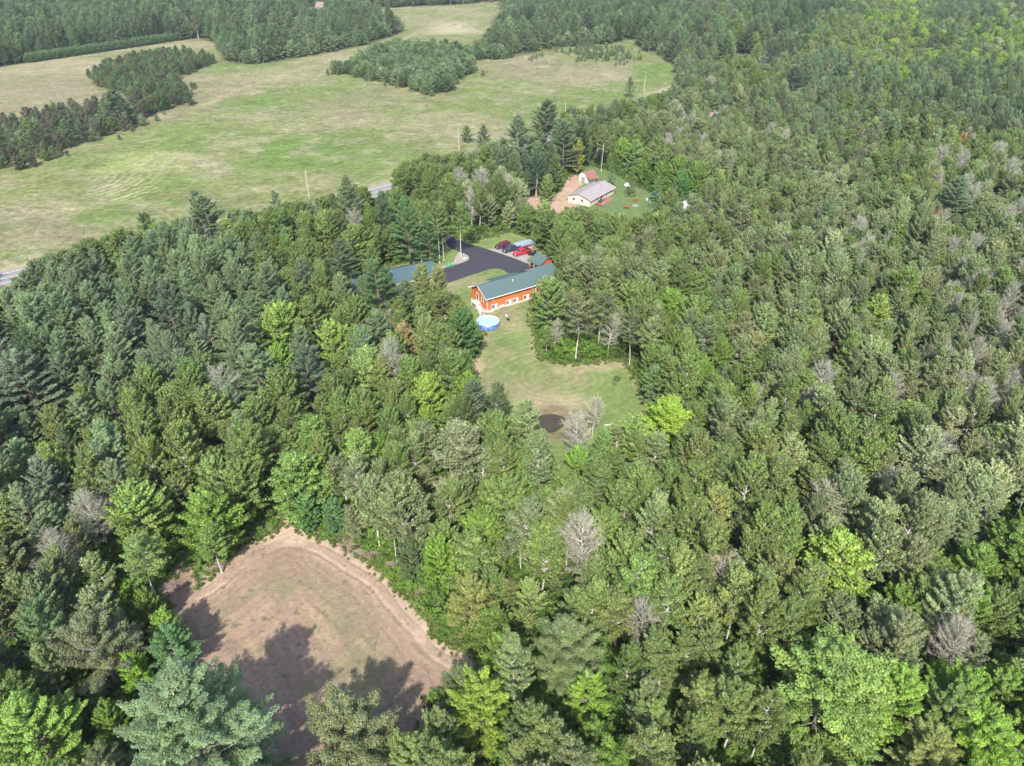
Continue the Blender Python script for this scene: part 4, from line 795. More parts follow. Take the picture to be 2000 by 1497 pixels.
SEEDS = """100 30 Pb12 Pd6 Am2|400 30 Pb12 Pd6 Ag2|560 70 Yb10 Pb6|700 60 Yb8 Pb6|450 90 Yb8 Pb4|1100 50 Pb8 Yb8|1250 40 Pb6 Pd8|1200 90 Yb10 Pb2|1450 50 Am6 Pb6 Mm4|1350 110 Pb12 Mm2|1330 40 Pb6 Am4 Mm4|1530 30 Pd8 Pb4|900 5 Pb8 Yb6
1650 90 Ml2 Ao6 Mm8 Pb2 As2|1750 75 Ml6 My4 Mm6 Ag4|1900 50 Mm6 Pb6 Am4|1940 95 My4 Ml4 Mm6 As2|1600 180 Pb10 Mm4 Ag4|1740 200 Pb8 Mm6 Am4|1900 190 Pb8 Pd2 Mm6|1400 170 Ag8 Tn1 Mm4 Pb2|1340 260 Ag8 Tn2 Bg2|1200 260 Ag6 Bm4 Tn1 Am4|1260 330 Mm6 Mr2 Bm2 Sd2|1500 280 Ag8 Mm4 Ts1 Ou0|1700 290 Ok4 Ag6 Am4|1880 310 Mm6 Ao4 As2 Tn1
1450 400 Ag8 Ao6 Mm2|1650 390 Ag10 Tn2 As4|1850 440 Mm4 Ag8 Tn1|1950 440 Tn2 Ag6 Md2|1500 600 Ag10 Am4 Mm2|1420 500 Ag8 Ao2|1750 600 Ag8 Ok2 Am4|1900 600 Tn3 Ag6 Am4|1950 760 Tn4 As4 Ag4|1700 800 Ag10 Am6 Tn1|1500 800 Ag10 Am6|1450 960 Am6 Ao6 Ag2|1650 1000 Ag10 Am4|1850 930 As6 Ag6 Tn2|1960 1090 Mr6 Mm2|1850 1200 As4 Mm4 Am4 Mr2|1500 1150 Ao10 Tn1|1400 1370 Ao12 Ag4|1650 1450 Mm6 Am6|1900 1400 Mr6 Mm6 Ml2|1750 1250 Ag6 As2 Tn1
1200 1200 Ao6 Am4 Tn1 Ts1|1100 1050 Am8 Mm4 Ts1|950 1130 Mo4 Mr4 Mm4|1000 1400 Ag8 Ao6|850 1460 Ao6 Mm4|1150 1470 Mr6 Ag4|750 1000 Ag10|900 1000 Mr4 Ao4 Mm2|650 960 Ag8|1200 950 Ag4 Am6 Mm4|1000 880 Am6 Mm6|880 870 Ag6 Am6|850 780 Mm6 Mr2 Am4|700 850 Mm6 Am8|600 700 Mr2 Mm6 Pb4|550 850 Mm6 Am8 Pb2|700 660 Mm6 Mo2 Pb4 Am4|800 650 Ao4 Mm4 Tn1|870 560 Am6 Ao2|610 560 Ao6 Am4 Tn1 Pb2
450 800 Ao6 Am4 Ts1 Pb4|350 850 Ao6 Mm2 Am4|250 700 Pb12|100 600 Pb14|50 800 Pb10 Pd2|150 870 Pb4 Ao6 Am2|90 950 Pb8 Ao4|250 950 Ao4 Pb4 Am2|400 650 Pb10 Am2|530 600 Pb8 Am2|350 500 Pb12|550 480 Pb6 Am6|200 470 Aw8 Mw4|620 440 Am6 Tn1 Pb2|700 480 Pm8 Am4 Tn1|800 460 Pm6 Am2|900 430 Am8 Bm2|850 350 Am10 Mm2|960 350 Tn2 Am4 Ms2|1000 440 Mm6 Am4|150 1100 Ag6 Tk1 Am2|50 1150 Ag6 Am4|150 1250 Ag8 Am2|50 1350 Am4 Ag4|300 1100 Am4 Mr2|420 1000 Mr4 Mm2|350 960 Mo6 Mm2|330 1230 Mr4 Am2
1150 430 Mm6 Am4 Ao2|1100 480 Mm8 Ag2|1200 520 Mm4 Ag6|1150 620 Mm6 Am2 Ts1|1300 600 Mm8 Am2 Mr2|1380 700 Md2 Am4 Mr2|1340 500 Ag4 Am6|1050 290 Pb8 Pd2|1180 230 Pb4 Am4 Mm2|1000 260 Pb2 Mm2|1450 130 Am4 Mm2"""
seeds = []
for s in SEEDS.replace('\n', '|').split('|'):
    q = s.split(); mix = [(CODE[c[0]], c[1], int(c[2:])) for c in q[2:]]; seeds.append((float(q[0]), float(q[1]), [m for m in mix if m[2]]))
SX = np.array([s[0] for s in seeds]); SY = np.array([s[1] for s in seeds])

T = []   # every tree: kind, tone, x, y, height, spread, turn, label
def tone_col(t, g=None):
    c = np.array(TONE[t][1]); r = rng.normal(size=3) * .035; k = math.exp(rng.normal() * .13); return tuple(np.clip(c * k * (1 + r), .01, .6))
def add(kind, tone, x, y, h, sp=1.0, label=None, variant=None, col_=None): T.append(dict(kind=kind, tone=tone, x=x, y=y, h=h, sp=sp, front=False, rz=rng.uniform(0, 6.283), label=label, var=variant, col=tuple(min(.7, 1.18 * v) for v in (col_ or tone_col(tone)))))
# trees that can be told apart: photo place, at which height, kind+tone, tree height, spread
HERO = [
 (372, 1440, 15, 'Pb', 24, 1.42, 'huge blue-green white pine in the foreground at the near left corner of the soil clearing', 0, (0.179, 0.246, 0.137)),
 (678, 1425, 11, 'Og', 16.5, 1.15, 'large round grey-green oak at the bottom edge, near side of the soil clearing', 0, (0.179, 0.198, 0.104)),
 (935, 1370, 8, 'Ml', 13, .92, 'yellow-green maple right of the foreground oak', None, (.210, .285, .050)),
 (60, 1430, 9, 'Ml', 14, 1.15, 'lime green maple in the bottom left corner', None, (0.202, 0.310, 0.072)),
 (1300, 818, 8, 'Ol', 13.5, 1.15, 'bright yellow-green rounded tree at the near right corner of the lawn', 1, (0.275, 0.387, 0.061)),
 (1620, 1340, 9, 'Mr', 16, 1.45, 'big bright green maple in the lower right forest', 2, (0.194, 0.280, 0.078)),
 (1635, 1110, 8, 'Ml', 15, 1.1, 'yellow-green maple above the big bright green one', None, (0.231, 0.323, 0.070)),
 (1150, 1335, 8, 'Ml', 10, .8, 'small lime maple right of the yellow-green foreground maple', None, None),
 (1165, 1450, 5, 'Mr', 9, .9, 'bright green small maple at the bottom edge, centre', None, None),
 (1075, 600, 7, 'Mr', 14.5, 1.05, 'bright green maple touching the right end of the orange-red house', None, (0.158, 0.235, 0.072)),
 (905, 655, 6, 'Mm', 12.5, 1.0, 'deep green maple just below left of the round pool', None, (0.085, 0.166, 0.054)),
 (868, 610, 8, 'Ao', 14, 1.15, 'olive rounded tree left of the white stair of the orange-red house', None, None),
 (928, 790, 11, 'Ad', 17, .8, 'narrow dark tree with a pale trunk at the near left edge of the lawn', None, (0.112, 0.148, 0.088)),
 (968, 790, 8, 'Ad', 13, .8, 'dark tree right of the narrow dark one at the lawn edge', None, (0.125, 0.161, 0.088)),
 (1030, 830, 10, 'Ag', 16, .9, 'grey-green tree just left of the brown pond', None, None),
 (1130, 858, 8, 'Ts', 14, 1.0, 'grey thin-leaved tree just right of the brown pond', None, (0.282, 0.278, 0.197)),
 (1160, 815, 5, 'Ts', 10, 1.0, 'pale silvery tree standing behind the grey one at the pond', None, (0.355, 0.347, 0.229)),
 (1205, 862, 6, 'Ag', 11, .95, 'pale feathery tree at the near right edge of the lawn', None, (.22, .27, .11)), (1172, 880, 7, 'Am', 12, .9, 'mid green tree below the silvery tree at the pond', None, None), (1240, 880, 7, 'Am', 12, .95, 'mid green tree left below the yellow-green lawn tree', None, None),
 (1020, 935, 6, 'Mr', 11, .95, 'vivid green maple left of the vivid green twin below the pond', None, (0.155, 0.271, 0.061)), (1125, 915, 6, 'Mr', 11, .9, 'vivid green maple, right one of two below the pond', None, (0.167, 0.280, 0.055)),
 (1048, 890, 12, 'Ag', 17, .8, 'grey-green tree with a long white trunk between two vivid maples', None, None),
 (590, 945, 7, 'Mr', 14, 1.2, 'bright green spreading maple at the far tip of the soil clearing', None, (0.155, 0.241, 0.066)),
 (655, 1005, 4, 'Mm', 8, .9, 'rounded deep green small tree right of the clearing tip', None, (0.092, 0.179, 0.071)), (600, 1000, 4, 'Mm', 8, .9, 'deep green small tree left of the clearing tip path', None, (0.109, 0.214, 0.071)),
 (415, 1020, 7, 'Mr', 14, 1.1, 'bright green tree over the far left edge of the clearing', None, None), (420, 1075, 5, 'Am', 11, 1.15, 'fresh green tree with an exposed foot on the far left edge of the clearing', None, (0.167, 0.246, 0.072)),
 (275, 1005, 7, 'Mo', 13, 1.15, 'light olive maple left of the soil clearing', None, (0.200, 0.279, 0.075)), (330, 1235, 4, 'Mr', 9, .9, 'bright green sapling at the left clearing edge', None, None),
 (290, 1190, 5, 'Mr', 9, .8, 'small bright green maple above the left clearing edge', None, None), (340, 1270, 5, 'Mm', 10, .9, 'teal-green maple just above the foreground pine', None, (0.112, 0.210, 0.093)), (265, 1310, 5, 'Ml', 9, .7, 'lime sapling left of the foreground pine', None, None), (220, 1410, 4, 'Mr', 8, .8, 'vivid green sapling at the left flank of the foreground pine', None, None),
 (185, 1250, 10, 'Og', 15, 1.1, 'round grey-green oak left of the soil clearing', None, (0.172, 0.186, 0.109)), (95, 1240, 9, 'Ad', 15, 1.0, 'dark tree at the lower left', None, None),
 (185, 1010, 8, 'Tn', 14, 1.1, 'bare brownish tree with a white trunk left of the light olive maple', 0, None), (115, 1090, 8, 'Tn', 14, 1.1, 'bare brownish tree with branching white limbs at the left', 1, None),
 (1140, 1080, 9, 'Ts', 17, .95, 'nearly bare white-limbed tree in the lower middle forest', 2, (0.268, 0.260, 0.164)), (1250, 1215, 8, 'Tn', 13, .8, 'thin dead pale tree with stub branches, lower middle', 3, None),
 (1110, 1270, 8, 'Os', 14, 1.05, 'flat-topped pale olive oak right of the clearing corner', None, (.185, .225, .105)), (920, 1180, 6, 'Oo', 12, 1.0, 'olive oak over the right edge of the soil clearing', None, (0.215, 0.234, 0.076)), (960, 1235, 4, 'Mr', 9, 1.1, 'low bright green maple at the right corner of the soil clearing', None, None),
 (860, 1110, 5, 'Mr', 11, .8, 'bright green narrow tree right of the clearing edge', None, None), (800, 1090, 5, 'Md', 9, .8, 'dark green small tree at the right edge of the clearing', None, None),
 (875, 985, 6, 'Ts', 12, 1.1, 'pinkish pale flowering-looking tree above the clearing', None, (0.429, 0.336, 0.209)),
 (900, 885, 10, 'Ag', 17, 1.5, 'large grey-green tree left of the vivid green maples', None, (0.200, 0.223, 0.132)), (790, 1010, 10, 'Ag', 17, 1.15, 'grey-green aspen over the large brush pile, right one', None, None), (730, 985, 10, 'Ag', 16, 1.1, 'grey-green aspen over the large brush pile, left one', None, None),
 (905, 1340, 7, 'Og', 11, .85, 'small grey-green oak behind the yellow-green foreground maple', None, None), (1400, 1140, 8, 'Tf', 14, 1.3, 'tan-tinged thin tree in the lower right forest', None, (0.355, 0.291, 0.140)), (1605, 1000, 8, 'Tf', 14, 1.2, 'tan thin-leaved tree in the right forest', None, (0.355, 0.313, 0.160)),
 (1590, 800, 8, 'Tn', 13, 1.0, 'pinkish brown bare tree, left one of two in the right forest', None, None), (1740, 775, 8, 'Tn', 13, .9, 'pinkish brown bare tree, right one of two in the right forest', None, None), (1815, 900, 8, 'Tn', 14, 1.0, 'bare tree with white limbs in the right forest', None, None), (1470, 790, 7, 'To', 12, .9, 'thin olive tree in the right forest', None, None),
 (1710, 615, 6, 'Ml', 12, .9, 'lime green maple between dull trees in the right forest', None, (0.223, 0.291, 0.072)), (1975, 1075, 6, 'Mr', 12, 1.2, 'vivid green maple at the right edge', None, None), (1400, 700, 6, 'Mr', 12, 1.0, 'bright green feathery maple right of the lawn corner', None, None), (1925, 1440, 8, 'Ml', 13, 1.0, 'lime maple in the bottom right corner', None, None), (1835, 1330, 5, 'My', 9, .7, 'yellow-green sapling right of the big bright green maple', None, None),
 (1830, 425, 7, 'Mu', 10, .6, 'small rusty red tree below the broad lone pine', None, (0.282, 0.161, 0.088)), (1485, 272, 7, 'Mu', 10, .55, 'small rusty red tree in the middle of the upper right forest', None, None), (1880, 275, 7, 'Mu', 11, .75, 'orange-red tree in the far right forest', None, (0.381, 0.212, 0.109)),
 (1860, 388, 10, 'Pb', 17, 1.55, 'broad lone pine in the right forest', None, None), (1550, 165, 11, 'Pb', 20, 1.5, 'broad dark pine below the far stretch of road', None, (0.106, 0.142, 0.098)), (1640, 140, 11, 'Pb', 18, 1.3, 'dark pine right of the broad one below the far road', None, None),
 (1015, 275, 11, 'Pb', 21, 1.4, 'tall blue-green pine, left one of three beyond the cream house', None, None), (1065, 255, 11, 'Pb', 23, 1.5, 'tallest blue-green pine in the middle of three beyond the cream house', None, None), (1100, 290, 10, 'Pb', 21, 1.3, 'blue-green pine, right one of three beyond the cream house', None, None),
 (1048, 335, 9, 'Od', 16, 1.15, 'round dark green oak left of the dirt drive of the cream house', None, (0.067, 0.113, 0.065)), (1085, 335, 8, 'Pm', 14, 1.0, 'dark pine right of the round dark oak', None, None), (1128, 295, 9, 'Mf', 14, .8, 'orange-tinged tree behind the white shed', None, (.235, .245, .070)), (1068, 372, 5, 'Mr', 10.5, .8, 'bright green egg-shaped maple left of the cream house', None, (0.179, 0.241, 0.072)), (1065, 408, 4, 'Uo', 6, .9, None, None, None),
 (1325, 330, 8, 'Mr', 13, .9, 'bright green maple right of the green yard', None, (0.171, 0.257, 0.059)), (1330, 365, 7, 'Mr', 13, .9, 'vivid deep green maple at the right edge of the green yard', None, (0.092, 0.202, 0.054)), (1240, 300, 8, 'Mm', 14, 1.0, 'fresh green maple beyond the green yard', None, (0.172, 0.260, 0.088)), (1195, 330, 7, 'Sd', 10, 1, 'dark spruce behind the green yard', None, None), (1235, 345, 7, 'Sd', 11, 1, 'dark spruce at the far edge of the green yard', None, None), (1285, 372, 6, 'Sd', 11, 1.1, 'dark spruce beside the canopy', None, None),
 (740, 585, 9, 'Pm', 19, 1.15, 'bright green pine in front of the long green metal roof', None, (0.112, 0.179, 0.076)), (795, 590, 8, 'Pb', 14, 1.0, 'grey-blue pine in front of the green metal roof, right one', None, None), (740, 660, 9, 'Pb', 16, 1.2, 'blue-green pine below the garage', None, None), (670, 515, 9, 'Pb', 16, 1.2, 'blue-green pine left of the garage roof', None, None),
 (826, 560, 8, 'Ao', 15, .95, 'round-crowned pale tree before the middle of the garage roof', None, (0.200, 0.234, 0.093)), (858, 556, 9, 'Ao', 15, .8, 'tree with pale trunk before the right end of the garage roof', None, (0.215, 0.234, 0.098)),
 (680, 400, 13, 'Pb', 22, 1.0, 'tall narrow pine near the visible road bend', None, None), (752, 430, 9, 'Pm', 18, .9, 'pine with layered boughs, left one behind the garage', None, (0.106, 0.167, 0.088)), (797, 450, 10, 'Pm', 20, .95, 'bright layered pine right behind the garage', None, (0.125, 0.210, 0.088)), (838, 465, 8, 'Pm', 15, .8, 'green pine left of the driveway trunks', None, (0.106, 0.186, 0.088)),
 (410, 440, 10, 'Pb', 19, 1.5, 'broad pine in front of the field near the road', None, None), (388, 415, 10, 'Pb', 17, 1.0, 'pine behind the broad one near the road', None, None), (285, 435, 8, 'Rd', 12, 1.1, 'round-headed pine by the road', None, None), (535, 385, 5, 'Yb', 7, 1, 'small pine peeping over the roadside trees', None, None),
 (545, 640, 8, 'Mr', 14, 1.2, 'bright green round maple left of centre', None, (0.200, 0.290, 0.072)), (655, 670, 8, 'Mr', 13, 1.1, 'bright green maple right of its round neighbour', None, (0.215, 0.296, 0.076)), (505, 745, 9, 'Pb', 17, 1.25, 'blue-green pine below the bright round maple', None, None), (600, 745, 9, 'Pb', 17, 1.2, 'dark pine right of the pine below the bright maple', None, (0.106, 0.142, 0.093)), (790, 665, 7, 'Mn', 12, .9, 'brownish tree left of the pool trees', None, (0.282, 0.223, 0.109)), (840, 770, 7, 'Ml', 12, 1.0, 'lime-tipped maple left of the near lawn corner', None, (0.232, 0.323, 0.070)), (745, 880, 6, 'Mr', 10, .9, 'vivid green feathery tree left of the large grey-green tree', None, None),
 (60, 770, 9, 'Pb', 18, 1.6, 'huge round blue-green pine at the left edge', None, (0.152, 0.198, 0.137)), (20, 720, 9, 'Pb', 17, 1.3, 'pale blue-green pine above the huge round one at the left edge', None, (0.172, 0.216, 0.154)), (130, 745, 9, 'Pb', 15, 1.1, 'pale pine right of the huge round one', None, None), (95, 950, 9, 'Pb', 15, 1.1, 'blue-grey pine above the bare brown trees', None, (0.160, 0.204, 0.147)), (185, 610, 9, 'Pb', 17, 1.1, 'broad pine in the left forest middle', None, None), (335, 620, 10, 'Pb', 19, 1.1, 'dark tipped pine in the left forest', None, (0.106, 0.148, 0.098)), (260, 660, 8, 'Pb', 16, 1.0, 'silvery blue pine in the left forest', None, (0.167, 0.204, 0.147)), (410, 670, 8, 'Pb', 15, .9, 'silvery blue narrow pine in the left forest', None, (0.172, 0.210, 0.154)),
]
for px, py, hh, kt, h, sp, lb, var, cc in HERO:
    x, y = P(px, py, hh); add(CODE[kt[0]], kt[1], x, y, h, sp, lb, var, cc)
# trees whose foot shows: photo place of the foot
FEET = [(824, 513, 'Bm', 19, .75, 'pale-trunked tree standing at the right end of the garage roof', None), (859, 514, 'Bm', 19, .8, 'tall bare-trunked tree at the driveway, left one of the pair', None), (867, 509, 'Bm', 18, .7, 'tall bare-trunked tree at the driveway, right one of the pair', None), (901, 503, 'Bm', 17, 1.0, 'tall tree with a white trunk in the gravel bed', None),
 (1124, 702, 'Bg', 17, 1.2, 'tree with a long pale trunk at the far lawn edge, left one', None), (1168, 690, 'Bg', 17, 1.1, 'tree with a long pale trunk at the far lawn edge, right one', None), (1079, 640, 'Ts', 14, 1.2, 'grey thin tree right of the lawn neck', (0.268, 0.271, 0.164)), (1130, 590, 'Tn', 13, 1.3, 'brownish bare tree right of the bright green maple by the house', (0.331, 0.268, 0.160)),
 (1228, 718, 'Bg', 15, .8, 'white-trunked tree at the right lawn edge', None), (1257, 732, 'Bm', 15, 1.1, 'white-trunked tree at the right lawn corner', (0.215, 0.260, 0.109)), (1275, 710, 'Bg', 16, .8, 'thin pale trunk right of the lawn corner', None), (1327, 722, 'Bg', 16, .9, 'leaning pale trunk in the gap right of the lawn', None), (1364, 746, 'Bg', 17, .9, 'tall pale trunk beside the dark gap right of the lawn', None),
 (505, 993, 'Bm', 18, .9, 'twin-looking white birch, left one, at the clearing tip', None), (517, 985, 'Bm', 18, .9, 'twin-looking white birch, right one, at the clearing tip', None), (592, 905, 'Bm', 15, .9, 'white-trunked birch above the clearing tip', None), (705, 1035, 'Bg', 16, .9, 'white trunk left of the large brush pile', None), (788, 1072, 'Bg', 17, 1.0, 'white trunk right of the large brush pile', None), (808, 1072, 'Bg', 16, .9, 'rightmost white trunk at the large brush pile', None), (775, 1100, 'Bg', 14, .8, 'leaning white trunk at the small brush pile', None),
 (308, 1172, 'Bo', 13, 1.2, 'short pale trunk at the left edge of the clearing', (0.198, 0.271, 0.098)), (1140, 1195, 'Bs', 12, 1.0, 'pale dead-topped trunk below the white-limbed tree', None), (1019, 1140, 'Bg', 17, 1.0, 'pale straight trunk in the lower middle forest', None), (1086, 1095, 'Bg', 15, 1.0, 'white trunk left of the white-limbed tree', None), (1282, 1280, 'Bo', 15, 1.1, 'pale trunk right of the dead stub-branched tree', None),
 (1174, 335, 'Bo', 18, .9, 'tall bare red-brown trunk behind the white shed', None), (993, 425, 'Ts', 15, 1.3, 'grey bare tree left of the dirt drive', None), (938, 418, 'Tn', 16, 1.1, 'grey brown bare tree, right one in the roadside group', None), (945, 415, 'Ts', 15, .9, 'bare tree with white trunk in the roadside group', None), (704, 470, 'Tn', 15, .9, 'bare pale double trunk between garage and road, right one', None), (697, 505, 'Tn', 15, .9, 'bare pale double trunk between garage and road, left one', None), (663, 510, 'Bg', 14, .9, 'pale trunk left of the garage', None), (990, 620, 'Uo', .1, .01, None, None),
 (785, 402, 'Am', 14, 1.2, None, None), (806, 396, 'Mm', 13, 1.1, None, None), (828, 402, 'Am', 15, 1.2, None, None), (850, 396, 'Am', 14, 1.2, None, None), (872, 400, 'Ao', 15, 1.2, None, None), (795, 380, 'Mm', 11, 1.2, None, None), (818, 376, 'Am', 12, 1.2, None, None), (640, 422, 'Am', 7, 1.3, None, None), (612, 428, 'Mm', 7, 1.2, None, None), (700, 402, 'Am', 8, 1.2, None, None), (676, 410, 'Mm', 8, 1.2, None, None),
 (940, 585, 'Um', 1.2, .7, None, None), (1205, 744, 'Um', 1.1, 1.1, None, None), (1040, 500, 'Tn', 4.5, 1.2, 'small pale bare ornamental tree between the red pickup and the shed', None), (1045, 478, 'Mr', 5, .8, None, None), (928, 475, 'Um', 3, .8, None, None), (1199, 752, 'Um', .9, 1.0, None, None)]
for px, py, kt, h, sp, lb, cc in FEET:
    if h < .5: continue
    x, y = P(px, py); add(CODE[kt[0]], kt[1], x, y, h, sp, lb, None, cc)
# named trees standing in the open field
for px, py, kt, h, sp, lb, cc in ((240, 247, 'Pb', 17, 1.7, 'broad blue-green pine at the right end of the brown tree line in the field', (0.131, 0.186, 0.115)), (85, 300, 'Pb', 13, 1.5, 'blue-green pine in the tree line, left one of two', None), (137, 285, 'Pb', 11, 1.4, 'blue-green pine in the tree line, right one of two', None), (12, 318, 'Pb', 9, 1.4, 'blue-green pine at the left edge of the field', None), (42, 330, 'Uk', 4.5, 1.4, None, None), (845, 175, 'Yb', 6.5, 1.1, 'young pine at the near tip of the pine belt in the field', None), (912, 278, 'Yd', 7, 1.2, 'small pine by the roadside pole, left one', None), (945, 300, 'Pb', 12, 1.2, 'pine standing alone beside the transformer pole', None), (1228, 190, 'Pb', 11, 1.1, 'blue-green pine in front of the field corner', None), (1290, 108, 'Yb', 8, 1.2, None, None), (1322, 142, 'Yb', 9, 1.2, None, None)):
    x, y = P(px, py); add(CODE[kt[0]], kt[1], x, y, h, sp, lb, None, cc)
n_hero = len(T)
for t in T: t['front'] = t['kind'] in ('maple', 'oak') and t['label'] is not None

GARP = [rel(GO, ga, a_, b_) for a_, b_ in ((-2, -2), (26, -2), (26, 11.5), (-2, 11.5))]
SHP = [rel(A(1285, 515), R(128), a_, b_) for a_, b_ in ((-2, -1.5), (6, -1.5), (6, 7), (-2, 7))]
HSP = [rel(HOUSE_O, HA, a_, b_) for a_, b_ in ((-3, -2), (24.5, -2), (24.5, 11), (-3, 11))]
FHP = [rel(P(1395, 262), R(10), a_, b_) for a_, b_ in ((-8, -8), (8, -8), (8, 5), (-8, 5))]
WHP = [rel(P(617, 24), R(-25), a_, b_) for a_, b_ in ((-3, -20), (11, -20), (11, 9), (-3, 9))]
def blocked(x, y, buf=1.2):
    b = (sdf(OPEN, x, y) < buf) | (sdf(YARD, x, y) < buf) | (sdf(NEIGH, x, y) < buf) | (sdf(DIRT, x, y) < buf) | (edist(ROAD, x, y, False) < np.where(np.asarray(y) > 560, 5.0, 7.0)) | (edist(ROADSTRIP_A, x, y) < .1) | inside(ROADSTRIP_A, x, y)
    for q in (GARP, SHP, HSP, FHP, WHP, DRIVE): b |= sdf(q, x, y) < .5
    for px, py in ((1505, 762), (1702, 735), (990, 920)): c = B(px, py); b |= np.hypot(x - c[0], y - c[1]) < 6
    return b
# sight gaps kept open where the photo shows road or roofs between the crowns
GAPS = [W((-40, 525), (60, 515), (60, 590), (-60, 620))]
SIGHT = [
 [(-50, 120), (50, 128), (355, 85), (420, 90), (520, 130), (780, 70), (900, 20), (990, 10), (950, 60), (930, 110), (1100, 100), (1240, 90), (1325, 145), (1310, 175), (1250, 190), (1190, 195), (1120, 205), (1060, 222), (1000, 245), (985, 270), (950, 280), (900, 298), (830, 296), (785, 315), (768, 362), (748, 384), (724, 384), (718, 360), (690, 360), (640, 382), (600, 392), (560, 395), (500, 412), (440, 408), (400, 412), (330, 432), (240, 442), (160, 470), (110, 488), (60, 512), (25, 555), (-50, 560)],
 [(755, 518), (845, 510), (868, 465), (905, 466), (985, 474), (1045, 478), (1070, 505), (1092, 538), (1064, 560), (1050, 590), (1042, 640), (1048, 690), (1062, 710), (1160, 712), (1210, 708), (1250, 770), (1235, 800), (1180, 800), (1160, 800), (1140, 790), (1100, 800), (1080, 838), (1052, 810), (990, 765), (960, 745), (920, 742), (930, 700), (940, 690), (938, 650), (928, 620), (922, 585), (915, 565), (880, 578), (862, 552), (845, 535), (760, 562)],
 [(1005, 393), (1060, 408), (1088, 420), (1110, 398), (1128, 405), (1160, 402), (1195, 412), (1215, 422), (1260, 422), (1292, 405), (1285, 383), (1215, 346), (1170, 328), (1132, 325), (1105, 348), (1085, 378)],
 [(565, 1018), (650, 1060), (700, 1088), (770, 1140), (840, 1215), (880, 1260), (910, 1290), (850, 1310), (800, 1390), (660, 1330), (600, 1350), (560, 1497), (530, 1497), (500, 1340), (400, 1330), (330, 1220), (318, 1190), (345, 1130), (400, 1130), (470, 1072)],
 [(600, -5), (634, -5), (634, 16), (600, 16)], [(1470, 108), (1512, 96), (1508, 124), (1478, 124)], [(1318, 396), (1350, 396), (1350, 414), (1318, 414)], [(1374, 390), (1396, 390), (1396, 408), (1374, 408)], [(1196, 440), (1216, 440), (1216, 460), (1196, 460)]]
for px, py, hh, kt, h, sp, lb, var, cc in HERO:      # named trees stay in view too
    if lb and h > 6 and kt[0] != 'T':
        x_, y_ = P(px, py, hh); kn_ = CODE[kt[0]]; rp_ = KINDS[kn_][4]['rad'] * sp * h / KINDS[kn_][1] * F / float(proj(x_, y_, hh)[2]) * .62
        SIGHT.append([(px + rp_ * math.cos(q_ * math.pi / 4), py + rp_ * 1.1 * math.sin(q_ * math.pi / 4)) for q_ in range(8)])
def in_sight(x, y, h, r):
    b = np.zeros(np.shape(x), bool)
    for z_, dx in ((.97, 0), (.62, -.75), (.62, .75), (.8, 0)):
        px, py, _ = proj(x + dx * r, y, h * z_)
        for q in SIGHT: b |= inside(q, px, py)
    return b
def scatter(x0, x1, y0, y1, s, jit=.42):
    xs = np.arange(x0, x1, s); ys = np.arange(y0, y1, s * .9); X, Y = np.meshgrid(xs, ys); X = X + (np.arange(len(ys)) % 2)[:, None] * s / 2
    X = X + rng.uniform(-jit, jit, X.shape) * s; Y = Y + rng.uniform(-jit, jit, Y.shape) * s; return X.ravel(), Y.ravel()
def occ(x, y, r=None):
    b = np.zeros(x.shape, bool)
    for t in T[:n_hero]:
        rr = KINDS[t['kind']][4]['rad'] * t['sp'] * t['h'] / KINDS[t['kind']][1] * (.95 if t['kind'] in ('maple', 'oak', 'white_pine') else .7); b |= np.hypot(x - t['x'], y - t['y']) < rr
        if t['front']: b |= np.hypot(x - t['x'], (y - t['y'] + rr * .8)) < rr
    return b
def shrink(x, y, h, r=2.6):
    """lower a tree until it no longer stands in front of what the photo shows behind it"""
    h = np.array(h, float); ok = np.zeros(h.shape, bool)
    for _ in range(10):
        k = ~ok; ok[k] = ~in_sight(x[k], y[k], h[k], r)
        if ok.all(): break
        h[~ok] *= .9
    return np.where(ok, h, 0)
for (y0, y1, s) in ((20, 300, 4.55), (300, 520, 5.2), (520, 1010, 8.0)):
    X, Y = scatter(-700, 700, y0, y1, s); px, py, zc = proj(X, Y, 10)
    k = (px > -170) & (px < 2170) & (py < 1720); X, Y = X[k], Y[k]
    k = ~blocked(X, Y) & ~occ(X, Y); X, Y = X[k], Y[k]
    for q in GAPS: k = ~inside(q, X, Y); X, Y = X[k], Y[k]
    px, py, zc = proj(X, Y, 10); px = px + (fbm(X, Y, 30) - .5) * 160; py = py + (fbm(X + 99, Y, 30) - .5) * 110
    hv = fbm(X + 500, Y, 22)
    rec = []
    for i in range(len(X)):
        d2 = (SX - px[i]) ** 2 + ((SY - py[i]) * 1.25) ** 2; a_ = int(np.argmin(d2 * rng.uniform(.55, 1.6, len(SX)))); mix = seeds[a_][2]
        kd, tn, _ = random.choices(mix, [m_[2] for m_ in mix])[0]
        h = MEANH[kd] * (.74 + .5 * hv[i]) * rng.uniform(.78, 1.2)
        if seeds[a_][0] == 200 and seeds[a_][1] == 470: h *= .6
        if rng.random() < .16 and kd not in ('young_pine',): h *= .62
        if kd == 'young_pine': h *= 1.25
        if y0 >= 520: h *= 1.22
        rec.append((kd, tn, h))
    hs_ = shrink(X, Y, [r_[2] for r_ in rec])
    for i, (kd, tn, h) in enumerate(rec):
        if hs_[i] < MEANH[kd] * .33: continue
        add(kd, tn, X[i], Y[i], hs_[i], rng.uniform(.72, 1.2) * min(1.5, (h / hs_[i]) ** .6) * (1.25 if kd == 'young_pine' else 1) * (1.14 if y0 >= 520 else 1))
